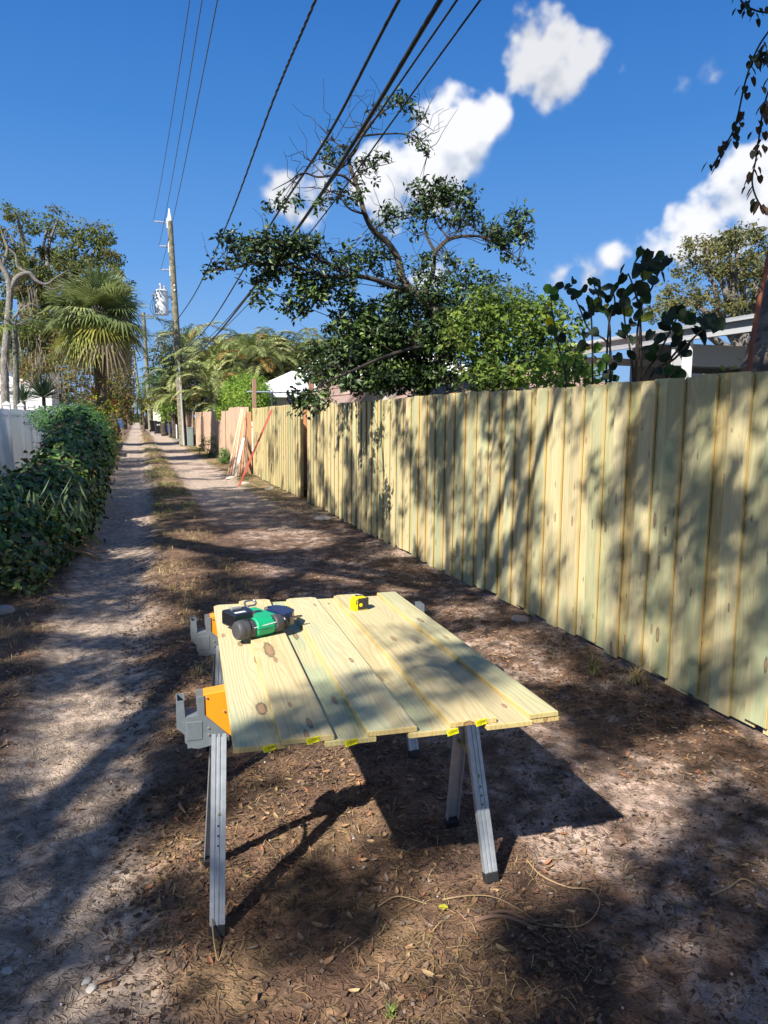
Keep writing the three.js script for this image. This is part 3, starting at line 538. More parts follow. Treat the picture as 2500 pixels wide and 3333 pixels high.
const barkBump = dataTex(256, 512, (a) => { for (let k = 0; k < 256 * 512; k++) { const x = k % 256, y = k >> 8, n = fbm2(x * 0.09, y * 0.03, 4), m = noise2(x * 0.4, y * 0.22); a[k * 4] = a[k * 4 + 1] = a[k * 4 + 2] = 255 * clamp(n * 0.8 + m * 0.2); a[k * 4 + 3] = 255; } }, false);
const bark = (c, r = 0.92) => new THREE.MeshStandardMaterial({ color: lin(...c), map: barkTex, bumpMap: barkBump, bumpScale: 0.02, roughness: r });
const darkBark = bark([0.13, 0.105, 0.085]), greyBark = bark([0.36, 0.33, 0.30]), trunkBark = bark([0.30, 0.255, 0.21]), palmBark = bark([0.22, 0.17, 0.12]);
const pick = (list) => list[Math.floor(rnd() * list.length)];
const shade = (c, v = 0.3) => { const k = 1 + (rnd() - 0.5) * 2 * v; return [c[0] * k, c[1] * k, c[2] * k]; };
const ball = () => { let x, y, z; do { x = rnd() * 2 - 1; y = rnd() * 2 - 1; z = rnd() * 2 - 1; } while (x * x + y * y + z * z > 1); return [x, y, z]; };
// clusters of leaves spread through ellipsoids; o: clusters per ellipsoid, leaves per cluster, cluster radius, leaf length and width, colours
function foliage(buf, blobs, o) {
  const centres = [];
  for (const b of blobs) {
    const [cx, cy, cz, rx, ry, rz, n = o.n] = b;
    for (let k = 0; k < n; k++) {
      const q = ball(), m = Math.hypot(...q), f = m > 0 ? Math.pow(m, o.shell ?? 0.6) / m : 0, c = [cx + q[0] * f * rx, cy + q[1] * f * ry, cz + q[2] * f * rz];
      centres.push(c); const base = pick(o.cols), cr = o.cr * (0.6 + rnd() * 0.8);
      for (let i = 0; i < o.k; i++) { const s = ball(), p = [c[0] + s[0] * cr, c[1] + s[1] * cr * (o.flat ?? 0.7), c[2] + s[2] * cr], L = o.L * (0.65 + rnd() * 0.7); buf.random(p, [s[0] * 0.6, 0.55 + s[1] * 0.4, s[2] * 0.6], o.spread ?? 0.8, L, L * (o.wr ?? 0.5), shade(base, o.vary ?? 0.28), o.kind ?? 0); }
    }
  }
  return centres;
}
function wiggle(a, b, n, amp, sag = 0) { const out = []; for (let i = 0; i <= n; i++) { const t = i / n, e = Math.sin(t * Math.PI); out.push(V(mix(a.x, b.x, t) + (rnd() - 0.5) * amp * e * 2, mix(a.y, b.y, t) + (rnd() - 0.5) * amp * e * 2 + sag * e, mix(a.z, b.z, t) + (rnd() - 0.5) * amp * e * 2)); } return out; }
const taper = (n, a, b) => Array.from({ length: n }, (_, i) => mix(a, b, i / (n - 1)));
function limb(list, a, b, r0, r1, amp = 0.1, sag = 0, n = 5, seg = 6) { const p = curve(wiggle(a, b, n, amp, sag), n * 2); list.push(tube(p, taper(p.length, r0, r1), seg)); return p; }
// a broadleaf tree: trunk, limbs to some of the clusters, crown
function tree(name, label, base, trunkTop, r, blobs, o, mat, barkM, group) {
  const t = thing(name, label, o.category ?? 'tree', [0, 0, 0], 0, group), buf = new Leaves(), cs = foliage(buf, blobs, o), wood = [];
  const B = V(...base), T = V(...trunkTop); limb(wood, B, T, r, r * 0.6, r * 0.8, 0, 5, 10);
  for (const b of blobs) { const e = V(b[0], b[1], b[2]); const p = limb(wood, T.clone().lerp(B, rnd() * 0.25), e, r * 0.5, r * 0.12, Math.min(0.5, T.distanceTo(e) * 0.1)); for (let q = 0; q < (o.twigs ?? 4); q++) { const c = cs[Math.floor(rnd() * cs.length)]; if (Math.hypot(c[0] - e.x, c[1] - e.y, c[2] - e.z) < Math.max(b[3], b[4]) * 1.3) limb(wood, p[Math.floor(R(0.5, 0.99) * (p.length - 1))], V(...c), r * 0.14, r * 0.03, 0.1, 0, 3, 4); } }
  part('trunk', merge(wood), barkM, t); stuffPart('crown', buf.geo(), mat, t);
  return t;
}
// a feather palm frond
function frond(buf, p, az, el, L, droop, leaf, col, n = 46, spread = 0.75) {
  let d = V(Math.cos(az) * Math.cos(el), Math.sin(el), Math.sin(az) * Math.cos(el)), q = p.clone(); const pts = [q.clone()], st = L / n; let e = el;
  const side = V(-Math.sin(az), 0, Math.cos(az));
  for (let i = 0; i < n; i++) {
    e -= droop / n * (0.5 + 1.2 * i / n); d = V(Math.cos(az) * Math.cos(e), Math.sin(e), Math.sin(az) * Math.cos(e)); q = q.clone().addScaledVector(d, st); pts.push(q.clone());
    if (i < n * 0.14) continue;
    const f = i / n, len = leaf * Math.pow(Math.sin(Math.PI * (0.12 + 0.86 * f)), 0.6), upv = new THREE.Vector3().crossVectors(side, d).negate(); if (upv.y < 0) upv.negate();
    for (const s of [-1, 1]) {
      const ld = side.clone().multiplyScalar(s * spread).addScaledVector(d, 0.55).addScaledVector(upv, 0.42 * (1 - f) + (rnd() - 0.5) * 0.25).normalize(), mid = q.clone().addScaledVector(ld, len * 0.55), tip = mid.clone().addScaledVector(ld, len * 0.45).add(V(0, -len * 0.24 * (0.5 + rnd()), 0)), w = d.clone().multiplyScalar(Math.max(0.02, len * 0.058));
      const c = shade(col, 0.25), a = q.toArray(); const m1 = mid.clone().add(w).toArray(), m2 = mid.clone().sub(w).toArray();
      buf.tri(a, m1, m2, c); buf.tri(m1, tip.toArray(), m2, c);
    }
  }
  return pts;
}
function featherPalm(name, label, base, o, group) {
  const t = thing(name, label, 'palm', base, 0, group), buf = new Leaves(), wood = [];
  for (let s = 0; s < o.stems; s++) {
    const a = rnd() * 6.28, b = V(Math.cos(a) * o.clump * rnd(), 0, Math.sin(a) * o.clump * rnd()), h = o.h * R(0.4, 1.05), top = b.clone().add(V(Math.cos(a) * o.lean * h * 0.2, h, Math.sin(a) * o.lean * h * 0.2));
    limb(wood, b, top, o.r, o.r * 0.7, 0.05, 0, 4, 6);
    const n = o.fronds; for (let k = 0; k < n; k++) { const col = rnd() < 0.13 ? [0.26, 0.16, 0.035] : pick(o.cols); wood.push(tube(frond(buf, top, k / n * 6.283 + R(-0.3, 0.3), R(0.7, 1.45), o.L * R(0.75, 1.1), R(1.3, 2.3), o.leaf, col), 0.014, 4)); }
  }
  part('stems', merge(wood), o.wood, t); stuffPart('fronds', buf.geo(), dullLeaf, t);
  return t;
}
// a fan leaf on a stalk
function fan(buf, hub, dir, R0, col, segs = 34, droop = 0.35) {
  const up1 = Math.abs(dir.y) < 0.95 ? V(0, 1, 0) : V(1, 0, 0), s = new THREE.Vector3().crossVectors(dir, up1).normalize(), n = new THREE.Vector3().crossVectors(s, dir);
  for (let k = 0; k < segs; k++) {
    const a = (k / (segs - 1) - 0.5) * 4.9, L = R0 * (0.72 + 0.28 * Math.cos(a * 0.55)) * R(0.9, 1.08), d = dir.clone().multiplyScalar(Math.cos(a)).addScaledVector(s, Math.sin(a)).addScaledVector(n, -0.18 * Math.abs(Math.sin(a))).normalize(), w = new THREE.Vector3().crossVectors(d, n).multiplyScalar(R0 * 0.034);
    const m = hub.clone().addScaledVector(d, L * 0.58), t = m.clone().addScaledVector(d, L * 0.42).add(V(0, -L * droop * R(0.3, 1.1), 0)), c = shade(col, 0.3), h = hub.toArray(), m1 = m.clone().add(w).toArray(), m2 = m.clone().sub(w).toArray();
    buf.tri(h, m1, m2, c); buf.tri(m1, t.toArray(), m2, c);
  }
}

// ------------------------------------------------------------------ utility poles and wires
const poleWood = bark([0.36, 0.335, 0.235]), cableBlack = std([0.02, 0.02, 0.022], 0.6), thinWire = std([0.06, 0.07, 0.085], 0.5), porcelain = std([0.42, 0.42, 0.45], 0.35), tankGrey = std([0.62, 0.66, 0.70], 0.4);
const PZ = -41.2;
const poleAt = (y) => V(mix(2.33, 1.93, clamp(y / 12.1)), y, PZ);     // it leans a little
const insul = [[1.13, 11.5], [1.38, 10.3], [1.44, 9.12]];
{
  const p = thing('utility_pole', 'tall leaning wooden utility pole carrying a grey transformer tank', 'utility pole', [0, 0, 0]);
  const pts = []; for (let k = 0; k <= 10; k++) pts.push(poleAt(11.55 * k / 10));
  part('shaft', tube(pts, taper(11, 0.21, 0.135), 14), poleWood, p);
  part('pole_cap', tube([poleAt(11.55), poleAt(11.6), poleAt(12.2)], [0.145, 0.13, 0.02], 10), std([0.75, 0.77, 0.78], 0.5), p);
  for (const [x, y] of insul) {
    const a = poleAt(y - 0.02), arm = part('insulator', merge([tube([V(x, y, PZ), V(a.x - 0.1, y - 0.02, PZ)], 0.025, 6), ...[0, 1, 2, 3, 4].map((k) => cyl(0.055, 0.055, 0.025, 10, mix(x, a.x, 0.25 + k * 0.1), y - 0.01, PZ, 0, 0, Math.PI / 2))]), porcelain, p);
    part('mount_plate', box(0.06, 0.5, 0.12, a.x - 0.14, y - 0.05, PZ), std([0.7, 0.72, 0.74], 0.5), arm);
  }
  const ty = 7.4, ta = poleAt(ty), tank = part('transformer', merge([cyl(0.34, 0.34, 1.15, 24, ta.x - 0.66, ty, PZ), cyl(0.36, 0.36, 0.06, 24, ta.x - 0.66, ty + 0.6, PZ), cyl(0.34, 0.26, 0.06, 24, ta.x - 0.66, ty + 0.66, PZ)]), tankGrey, p);
  part('bushing', merge([cyl(0.09, 0.06, 0.35, 12, ta.x - 0.7, ty + 0.85, PZ), cyl(0.06, 0.05, 0.22, 10, ta.x - 0.5, ty + 0.78, PZ + 0.1)]), porcelain, tank);
  part('hanger', merge([box(0.32, 0.12, 0.08, ta.x - 0.25, ty + 0.35, PZ), box(0.32, 0.12, 0.08, ta.x - 0.22, ty - 0.4, PZ)]), galv, tank);
  part('terminal', box(0.2, 0.09, 0.12, ta.x - 1.05, ty + 0.4, PZ), std([0.4, 0.42, 0.45], 0.6), tank);
  const loops = []; rnd = mulberry(12);
  for (let k = 0; k < 6; k += 2) loops.push(tube(curve([V(ta.x - 1.05, ty + 0.35, PZ + 0.1), V(ta.x - 1.25 + 0.07 * k, ty - 0.3 - 0.05 * k, PZ + 0.15), V(ta.x - 0.85 + 0.07 * k, ty - 0.85 - 0.08 * k, PZ + 0.18), V(ta.x - 0.35, ty - 0.95 + 0.02 * k, PZ + 0.2), V(ta.x - 0.1, ty - 0.9, PZ + 0.18)], 20), 0.011, 5));
  part('drop_leads', merge(loops), cableBlack, p);
  const la = poleAt(5.1), arm = part('lamp_arm', tube(curve([V(la.x - 0.15, 5.0, PZ), V(la.x - 0.3, 5.45, PZ), V(la.x - 0.8, 5.68, PZ), V(la.x - 1.5, 5.72, PZ), V(la.x - 2.0, 5.66, PZ)], 20), 0.035, 8), std([0.6, 0.62, 0.64], 0.45), p);
  part('lamp_head', rbox(0.55, 0.14, 0.22, 0.05, la.x - 2.15, 5.66, PZ), std([0.45, 0.42, 0.42], 0.5), arm);
  part('conduit', tube([V(2.36, 0.02, PZ + 0.24), V(poleAt(4.4).x + 0.03, 4.4, PZ + 0.2)], 0.055, 8), std([0.72, 0.72, 0.74], 0.3, { metalness: 0.6 }), p);
  part('cable_cover', box(0.1, 3.4, 0.09, 2.27, 1.75, PZ + 0.21), std([0.3, 0.28, 0.22], 0.8), p);
  for (const y of [4.15, 4.75, 6.6, 7.9, 9.3, 10.4, 11.3]) part('step_bolt', cyl(0.012, 0.012, 0.5, 6, poleAt(y).x, y, PZ, 0, 0, Math.PI / 2), galv, p);
  part('number_tag', merge([box(0.07, 0.09, 0.01, poleAt(8.3).x + 0.02, 8.35, PZ + 0.185), box(0.07, 0.09, 0.01, poleAt(8.3).x + 0.02, 8.1, PZ + 0.187)]), std([0.75, 0.76, 0.7], 0.5), p);
}
function plainPole(label, x, z, h, r, lean, tank) {
  const p = thing('utility_pole', label, 'utility pole', [x, 0, z]);
  part('shaft', tube([V(0, 0, 0), V(lean * 0.5, h / 2, 0), V(lean, h, 0)], [r, r * 0.85, r * 0.65], 10), bark([0.42, 0.39, 0.28]), p);
  part('crossarm', merge([box(2.2, 0.12, 0.1, lean, h - 0.35, 0.12), ...[-0.9, -0.3, 0.5, 0.95].map((q) => cyl(0.05, 0.03, 0.2, 8, lean + q, h - 0.2, 0.12))]), bark([0.4, 0.36, 0.3]), p);
  if (tank) { const t = part('transformer', cyl(0.36, 0.36, 1.1, 16, lean * 0.7 - 0.6, h * 0.66, 0.1), tankGrey, p); part('hanger', box(0.4, 0.1, 0.1, lean * 0.7 - 0.25, h * 0.66, 0.1), galv, t); }
}
plainPole('slim pale utility pole farther down the alley behind the wheeled bins', onZ(490, 1380, -84).x, -84, 12.4, 0.24, -0.35, false);
plainPole('distant leaning utility pole with a small white transformer at the alley end', onZ(462, 1300, -150).x, -150, 14, 0.3, -1.2, true);

// wires: from the pole over the camera to the next pole behind
function wire(label, pts, r, mat, twist) {
  const c = new THREE.CatmullRomCurve3(pts), p = c.getPoints(twist ? 420 : 90); const o = thing('overhead_wire', label, 'wire', [0, 0, 0], 0, 'overhead wires along the alley');
  if (!twist) { part('conductor', tube(p, r, 6), mat, o); return; }
  for (let k = 0; k < 3; k++) part('conductor', tube(p.map((q, i) => q.clone().add(V(Math.cos(i * 0.42 + k * 2.094) * r * 1.0, Math.sin(i * 0.42 + k * 2.094) * r * 1.0, 0))), r * 0.8, 5), mat, o);
}
const span = (a, b) => { const d = b.clone().sub(a), out = [a]; for (const t of [0.3, 0.65, 1, 1.25, 1.55]) out.push(V(a.x + d.x * t, a.y + d.y * t - 0.9 * t * (1 - t) * 1.0, a.z + d.z * t)); return out; };
wire('highest thin bare wire, hung from the topmost insulator', span(V(insul[0][0], insul[0][1], PZ), V(1.35, 10.34, -17.3)), 0.011, thinWire);
wire('thin bare wire hung from the middle insulator', span(V(insul[1][0], insul[1][1], PZ), V(1.5, 9.81, -16.2)), 0.011, thinWire);
wire('thin bare wire hung from the lowest insulator above the transformer', span(V(insul[2][0], insul[2][1], PZ), V(1.5, 8.48, -13.5)), 0.011, thinWire);
wire('twisted black service cable leaving the pole just below the transformer', [V(2.12, 6.5, PZ), V(2.35, 6.4, -30), V(2.4, 6.6, -19.6), V(2.4, 7.0, -13.1), V(2.41, 7.05, -10.2), V(2.42, 7.2, -4), V(2.4, 7.5, 4)], 0.012, cableBlack, true);
wire('thick black cable strung just above the thickest cable', [V(2.2, 4.75, PZ), V(2.38, 4.6, -26), V(2.4, 5.05, -13.2), V(2.4, 5.13, -9.36), V(2.4, 5.39, -6.9), V(2.41, 5.7, -2), V(2.4, 6, 5)], 0.017, cableBlack);
wire('thickest black cable, lowest of the bundle over the fence', [V(2.22, 4.2, PZ), V(2.36, 4.0, -26), V(2.4, 4.46, -10.8), V(2.4, 4.72, -7.6), V(2.4, 4.9, -5.9), V(2.41, 5.2, -2), V(2.4, 5.5, 5)], 0.022, cableBlack);
wire('slender dark wire passing right of the thickest cable through the tree top', [V(2.24, 4.5, PZ), V(2.5, 4.3, -24), V(2.57, 4.62, -12.4), V(2.6, 5.0, -6), V(2.62, 5.35, -1), V(2.6, 5.7, 5)], 0.010, cableBlack);
wire('slender dark wire outermost toward the house side', [V(2.26, 4.4, PZ), V(2.56, 4.2, -22), V(2.66, 4.45, -11.8), V(2.7, 4.9, -5.8), V(2.72, 5.2, -1), V(2.7, 5.5, 5)], 0.009, cableBlack);
wire('thin house drop wire sloping down from the cables over the palms', [V(2.4, 5.0, -19), V(5.5, 4.4, -21), V(10, 3.9, -24)], 0.012, cableBlack);

// ------------------------------------------------------------------ bins, pipes and boxes by the far fence
function bin(label, x, z, turn, col, mark) {
  const o = thing('wheeled_bin', label, 'bin', [x, groundH(x, z) + 0.01, z], turn), m = std(col, 0.45), dark = std([0.012, 0.012, 0.014], 0.5);
  const g = new THREE.BoxGeometry(0.62, 0.95, 0.72, 1, 1, 1), p = g.attributes.position; for (let i = 0; i < p.count; i++) if (p.getY(i) < 0) { p.setX(i, p.getX(i) * 0.78); p.setZ(i, p.getZ(i) * 0.76); } g.computeVertexNormals();
  part('body', g.translate(0, 0.56, 0), m, o); part('rim', rbox(0.68, 0.06, 0.78, 0.02, 0, 1.03, 0), m, o);
  part('lid', merge([rbox(0.67, 0.05, 0.8, 0.02, 0, 1.09, 0, 0.04), box(0.5, 0.04, 0.1, 0, 1.08, -0.42)]), m, o);
  for (const s of [-1, 1]) part('wheel', cyl(0.13, 0.13, 0.06, 16, s * 0.29, 0.125, -0.27, 0, 0, Math.PI / 2), dark, o);
  part('axle', cyl(0.015, 0.015, 0.56, 8, 0, 0.125, -0.27, 0, 0, Math.PI / 2), dark, o);
  if (mark) part('sticker', mark === 'number' ? merge([box(0.03, 0.17, 0.006, -0.17, 0.87, 0.346), box(0.09, 0.03, 0.006, -0.14, 0.79, 0.342), box(0.09, 0.03, 0.006, -0.14, 0.865, 0.348), box(0.03, 0.1, 0.006, -0.095, 0.825, 0.344), box(0.03, 0.12, 0.006, -0.02, 0.84, 0.345), box(0.1, 0.03, 0.006, 0.01, 0.895, 0.35), box(0.03, 0.1, 0.006, 0.055, 0.83, 0.345)]) : rbox(0.2, 0.16, 0.006, 0.002, 0.02, 0.88, 0.35), std([0.72, 0.76, 0.76], 0.5), o);
}
bin('black wheeled bin at the back of the bin row', onZ(500, 1400, -76).x, -76, 0.1, [0.012, 0.012, 0.016]);
bin('black wheeled bin with white numerals beside the blue bin', onZ(517, 1413, -66.6).x, -66.6, 0.1, [0.012, 0.012, 0.016], 'number');
bin('blue wheeled bin with a pale sticker by the white pipes', onZ(545, 1416, -63).x, -63, 0.15, [0.018, 0.12, 0.48], 'sticker');
bin('solitary blue wheeled bin on the hedge side of the alley', onZ(391, 1390, -97).x, -97, -0.1, [0.02, 0.11, 0.36]);
for (const [x, z, h, l] of [[2.53, -56.2, 0.95, 'white plastic pipe standing nearest the blue bin'], [2.66, -54.6, 0.95, 'white plastic pipe standing between two other pipes by the fence'], [2.8, -53, 0.8, 'slim pale pipe standing close to the utility pole']]) { const o = thing('standing_pipe', l, 'pipe', [x, 0, z], 0, 'pipes standing in the gravel'); part('tube', cyl(0.05, 0.05, h, 10, 0, h / 2, 0), std([0.75, 0.75, 0.74], 0.5), o); part('cap', cyl(0.056, 0.05, 0.05, 10, 0, h, 0), std([0.75, 0.75, 0.74], 0.5), o); }
{ const o = thing('cable_box', 'grey green utility cabinet at the foot of the transformer pole', 'cabinet', [2.66, 0, -40.6]); part('case', rbox(0.3, 0.95, 0.26, 0.02, 0, 0.48, 0), std([0.18, 0.24, 0.24], 0.55), o); part('lid', rbox(0.33, 0.05, 0.29, 0.015, 0, 0.97, 0), std([0.2, 0.26, 0.26], 0.55), o); }

// ------------------------------------------------------------------ stones, flower, grass on the ground
function rock(label, x, z, r, flat, col = [0.5, 0.46, 0.42], group) {
  const g = new THREE.IcosahedronGeometry(r, 2), p = g.attributes.position; const s = rnd() * 90;
  for (let i = 0; i < p.count; i++) { const x1 = p.getX(i), y1 = p.getY(i), z1 = p.getZ(i), k = 0.7 + 0.6 * noise3(x1 / r * 1.3 + s, y1 / r * 1.3, z1 / r * 1.3); p.setXYZ(i, x1 * k * 1.25, Math.max(-0.3 * r * flat, y1 * k * flat), z1 * k); }
  g.computeVertexNormals(); const m = single('rock', g, std(col, 0.9), label, 'rock', group); m.position.set(x, groundH(x, z) + 0.15 * r * flat, z); m.rotation.y = s; return m;
}
rnd = mulberry(65);
rock('flat pale concrete chunk under the leaning old boards', 2.32, -19.3, 0.14, 0.5, [0.38, 0.34, 0.3]);
rock('pale flat stone beside the foot of the red bar', 2.42, -17.75, 0.1, 0.5, [0.36, 0.32, 0.28]);
rock('pale stone against the base of the short new fence', 2.72, -16.2, 0.1, 0.5, [0.38, 0.34, 0.3]);
rock('long pale concrete lump at the foot of the long fence', 2.72, -11.2, 0.11, 0.4, [0.38, 0.34, 0.31]);
rock('light sandy clod heaped at the fence foot near the table', 2.86, -5.1, 0.06, 0.5, [0.36, 0.3, 0.27]);
for (const [px, py, r, l] of [[20, 3135, 0.013, 'white stone chip alone at the edge of the wheel track'], [350, 3090, 0.009, 'small white stone chip in the shade beside the wheel track'], [300, 3190, 0.015, 'pale square stone, larger of the lit pair by the curved twig'], [280, 3170, 0.012, 'pale square stone, smaller of the lit pair by the curved twig'], [385, 2815, 0.010, 'white stone chip left of the sawhorse feet'], [70, 2957, 0.008, 'rounded pebble in the shaded wheel track']]) { const p = onY(px, py, 0); rock(l, p.x, p.z, r, 0.6, [0.46, 0.44, 0.41]); }
{ const p = onY(15, 1990, 0); rock('grey stone lying beside the ivy mound', p.x, p.z, 0.07, 0.7, [0.3, 0.29, 0.27]); }
{ // yellow four-petal flower
  const p = onY(1443, 2955, 0.02), o = thing('yellow_flower', 'tiny yellow green four-leaved sprig lying on the dark soil', 'sprig', [p.x, groundH(p.x, p.z) + 0.012, p.z]);
  for (let k = 0; k < 4; k++) { const b = new Leaves(); b.leaf([0, 0, 0], [Math.cos(k * 1.57 + 0.5), 0.25, Math.sin(k * 1.57 + 0.5)], [-Math.sin(k * 1.57 + 0.5), 0, Math.cos(k * 1.57 + 0.5)], [0, 1, 0], 0.017, 0.016, [0.52, 0.5, 0.04], 1); part('leaflet', b.geo(), thinLeaf, o); }
}
function grassTuft(label, x, z, n, h, cols, flop, cat = 'grass tuft') {
  const o = thing('grass_tuft', label, cat, [x, groundH(x, z), z]), b = new Leaves();
  for (let k = 0; k < n; k++) { const a = R(0, 6.28), L = h * R(0.5, 1.1), q = R(0.2, 1) * flop, x0 = R(-0.02, 0.02) * h * 5, z0 = R(-0.02, 0.02) * h * 5; let p = [x0, 0, z0]; const c = shade(pick(cols), 0.3), w = 0.0026; let e = 1.45 - q * 0.3; for (let s = 0; s < 4; s++) { const d = [Math.cos(a) * Math.cos(e), Math.sin(e), Math.sin(a) * Math.cos(e)], t = [p[0] + d[0] * L / 4, Math.max(0.004, p[1] + d[1] * L / 4), p[2] + d[2] * L / 4], s1 = [-Math.sin(a) * w, 0, Math.cos(a) * w], f = 1 - s / 4, f2 = 1 - (s + 1) / 4; b.tri([p[0] - s1[0] * f, p[1], p[2] - s1[2] * f], [p[0] + s1[0] * f, p[1], p[2] + s1[2] * f], [t[0] + s1[0] * f2, t[1], t[2] + s1[2] * f2], c); b.tri([p[0] - s1[0] * f, p[1], p[2] - s1[2] * f], [t[0] + s1[0] * f2, t[1], t[2] + s1[2] * f2], [t[0] - s1[0] * f2, t[1], t[2] - s1[2] * f2], c); p = t; e -= q * 0.75; } }
  stuffPart('blades', b.geo(), dullLeaf, o);
}
rnd = mulberry(8);
const greenGrass = [[0.12, 0.2, 0.03], [0.2, 0.26, 0.05], [0.08, 0.14, 0.02]], dryGrass = [[0.42, 0.31, 0.13], [0.34, 0.24, 0.1], [0.5, 0.4, 0.2]];
grassTuft('green grass tuft growing near the fence foot', 2.70, -3.86, 50, 0.24, [...greenGrass, ...dryGrass], 0.9);
grassTuft('pulled dry straw clump lying beside the green tuft at the fence', 2.86, -3.66, 70, 0.3, dryGrass, 1.9, 'straw');
grassTuft('small leafy weed sprouting from the litter in front of the sawhorse', ...[onY(1270, 3310, 0)].flatMap((p) => [p.x, p.z]), 22, 0.06, greenGrass, 0.8, 'weed');
function weedBush(label, x, z, h, w, cols) { const t = thing('weed_bush', label, 'bush', [x, groundH(x, z), z]), b = new Leaves(), wood = []; foliage(b, [[0, h * 0.5, 0, w, h * 0.5, w * 1.2, 46]], { k: 22, cr: 0.13, L: 0.07, wr: 0.35, cols }); for (let k = 0; k < 9; k++) limb(wood, V(0, 0, 0), V(R(-w, w) * 0.7, h * R(0.5, 0.9), R(-w, w)), 0.01, 0.003, 0.04, 0, 3, 4); part('stems', merge(wood), darkBark, t); stuffPart('leaves', b.geo(), thinLeaf, t); }
weedBush('bright green weed bush against the older fence', 2.62, -29.4, 0.95, 0.42, [[0.12, 0.27, 0.05], [0.17, 0.32, 0.06], [0.09, 0.2, 0.04]]);
weedBush('small green weed at the fence foot near the leaning boards', 2.76, -25.4, 0.5, 0.2, [[0.1, 0.22, 0.06], [0.14, 0.26, 0.07]]);
// bleached stems lying on the soil
rnd = mulberry(19);
const stemMat = std([0.34, 0.235, 0.13], 0.85), rootMat = std([0.2, 0.12, 0.085], 0.9);
function stem(label, px, r, mat) { const pts = px.map(([x, y, h = 0.008]) => { const p = onY(x, y, 0); return V(p.x, groundH(p.x, p.z) + h, p.z); }); const c = curve(pts, 40); single('dry_stem', tube(c, taper(41, r, r * 0.45), 6), mat, label, 'stem'); }
stem('long pale dry stem curving in a hook on the soil', [[1715, 2810], [1760, 2860], [1850, 2905], [1920, 2925, 0.02], [1950, 2960, 0.02], [1935, 3000], [1890, 3028], [1800, 3030], [1700, 3010]], 0.003, stemMat);
stem('pale vine stem running to the sawhorse foot', [[1440, 2942], [1520, 2932, 0.015], [1600, 2945, 0.02], [1680, 2970], [1745, 3015]], 0.003, stemMat);
stem('brown woody root piece lying among the stems', [[1545, 3005], [1610, 3000, 0.014], [1680, 3015, 0.014], [1750, 3040]], 0.008, rootMat);
stem('second brown root piece close to the woody root', [[1590, 2985], [1650, 2992, 0.02], [1720, 3010], [1780, 3008]], 0.006, rootMat);
stem('thin curved twig lying in the shade behind the pale stones', [[310, 3185], [370, 3170, 0.02], [410, 3145, 0.02], [440, 3110]], 0.004, rootMat);
stem('short thick root curl beside the sawhorse leg', [[585, 2630], [590, 2650, 0.02], [605, 2665, 0.015]], 0.009, rootMat);
stem('dry stem arching beside the nearest sawhorse foot', [[690, 3040, 0.06], [700, 3100, 0.02], [712, 3130], [735, 3100, 0.03], [760, 3080]], 0.003, stemMat);
stem('pale straw stem lying left of the yellow sprig', [[1230, 2960], [1290, 2935, 0.015], [1390, 2955]], 0.003, stemMat);
stem('dry split leaf stalk lying right of the tables shadow', [[2310, 2935], [2370, 2920, 0.015], [2420, 2890, 0.02], [2465, 2900]], 0.004, stemMat);

// ------------------------------------------------------------------ buildings behind the fences
const whiteWall = std([0.70, 0.71, 0.72], 0.85), whiteRoof = std([0.80, 0.81, 0.83], 0.6), darkGlass = std([0.03, 0.035, 0.045], 0.12), trimWhite = std([0.78, 0.78, 0.78], 0.5);
const shingleCols = [[0.33, 0.225, 0.19], [0.27, 0.18, 0.155], [0.38, 0.27, 0.225], [0.30, 0.21, 0.19]].map((c) => std(c, 0.95));
function hipRoof(x0, x1, z0, z1, y0, y1, inset) { // z0 is the near eave
  const zm = (z0 + z1) / 2, a = [x0, y0, z0], b = [x1, y0, z0], c = [x1, y0, z1], d = [x0, y0, z1], r0 = [x0 + inset, y1, zm], r1 = [x1 - inset, y1, zm], g = new THREE.BufferGeometry(), f = [];
  const t = (...q) => q.forEach((v) => f.push(...v));
  t(a, b, r1); t(a, r1, r0); t(c, d, r0); t(c, r0, r1); t(d, a, r0); t(b, c, r1); t(a, c, b); t(a, d, c);
  g.setAttribute('position', new THREE.Float32BufferAttribute(f, 3)); g.setAttribute('uv', new THREE.Float32BufferAttribute(f.length / 3 * 2, 2)); g.computeVertexNormals(); return g;
}
function windowOn(parent, x, y, z, w, h, alongX = true) {
  const f = part('window', alongX ? merge([box(w + 0.12, 0.06, 0.08, x, y + h / 2 + 0.03, z), box(w + 0.12, 0.06, 0.1, x, y - h / 2 - 0.03, z), box(0.06, h, 0.08, x - w / 2 - 0.03, y, z), box(0.06, h, 0.08, x + w / 2 + 0.03, y, z), box(0.04, h, 0.06, x, y, z)]) : merge([box(0.08, 0.06, w + 0.12, x, y + h / 2 + 0.03, z), box(0.1, 0.06, w + 0.12, x, y - h / 2 - 0.03, z), box(0.08, h, 0.06, x, y, z - w / 2 - 0.03), box(0.08, h, 0.06, x, y, z + w / 2 + 0.03)]), trimWhite, parent);
  part('pane', alongX ? box(w, h, 0.02, x, y, z - 0.01) : box(0.02, h, w, x, y, z), darkGlass, f);
}
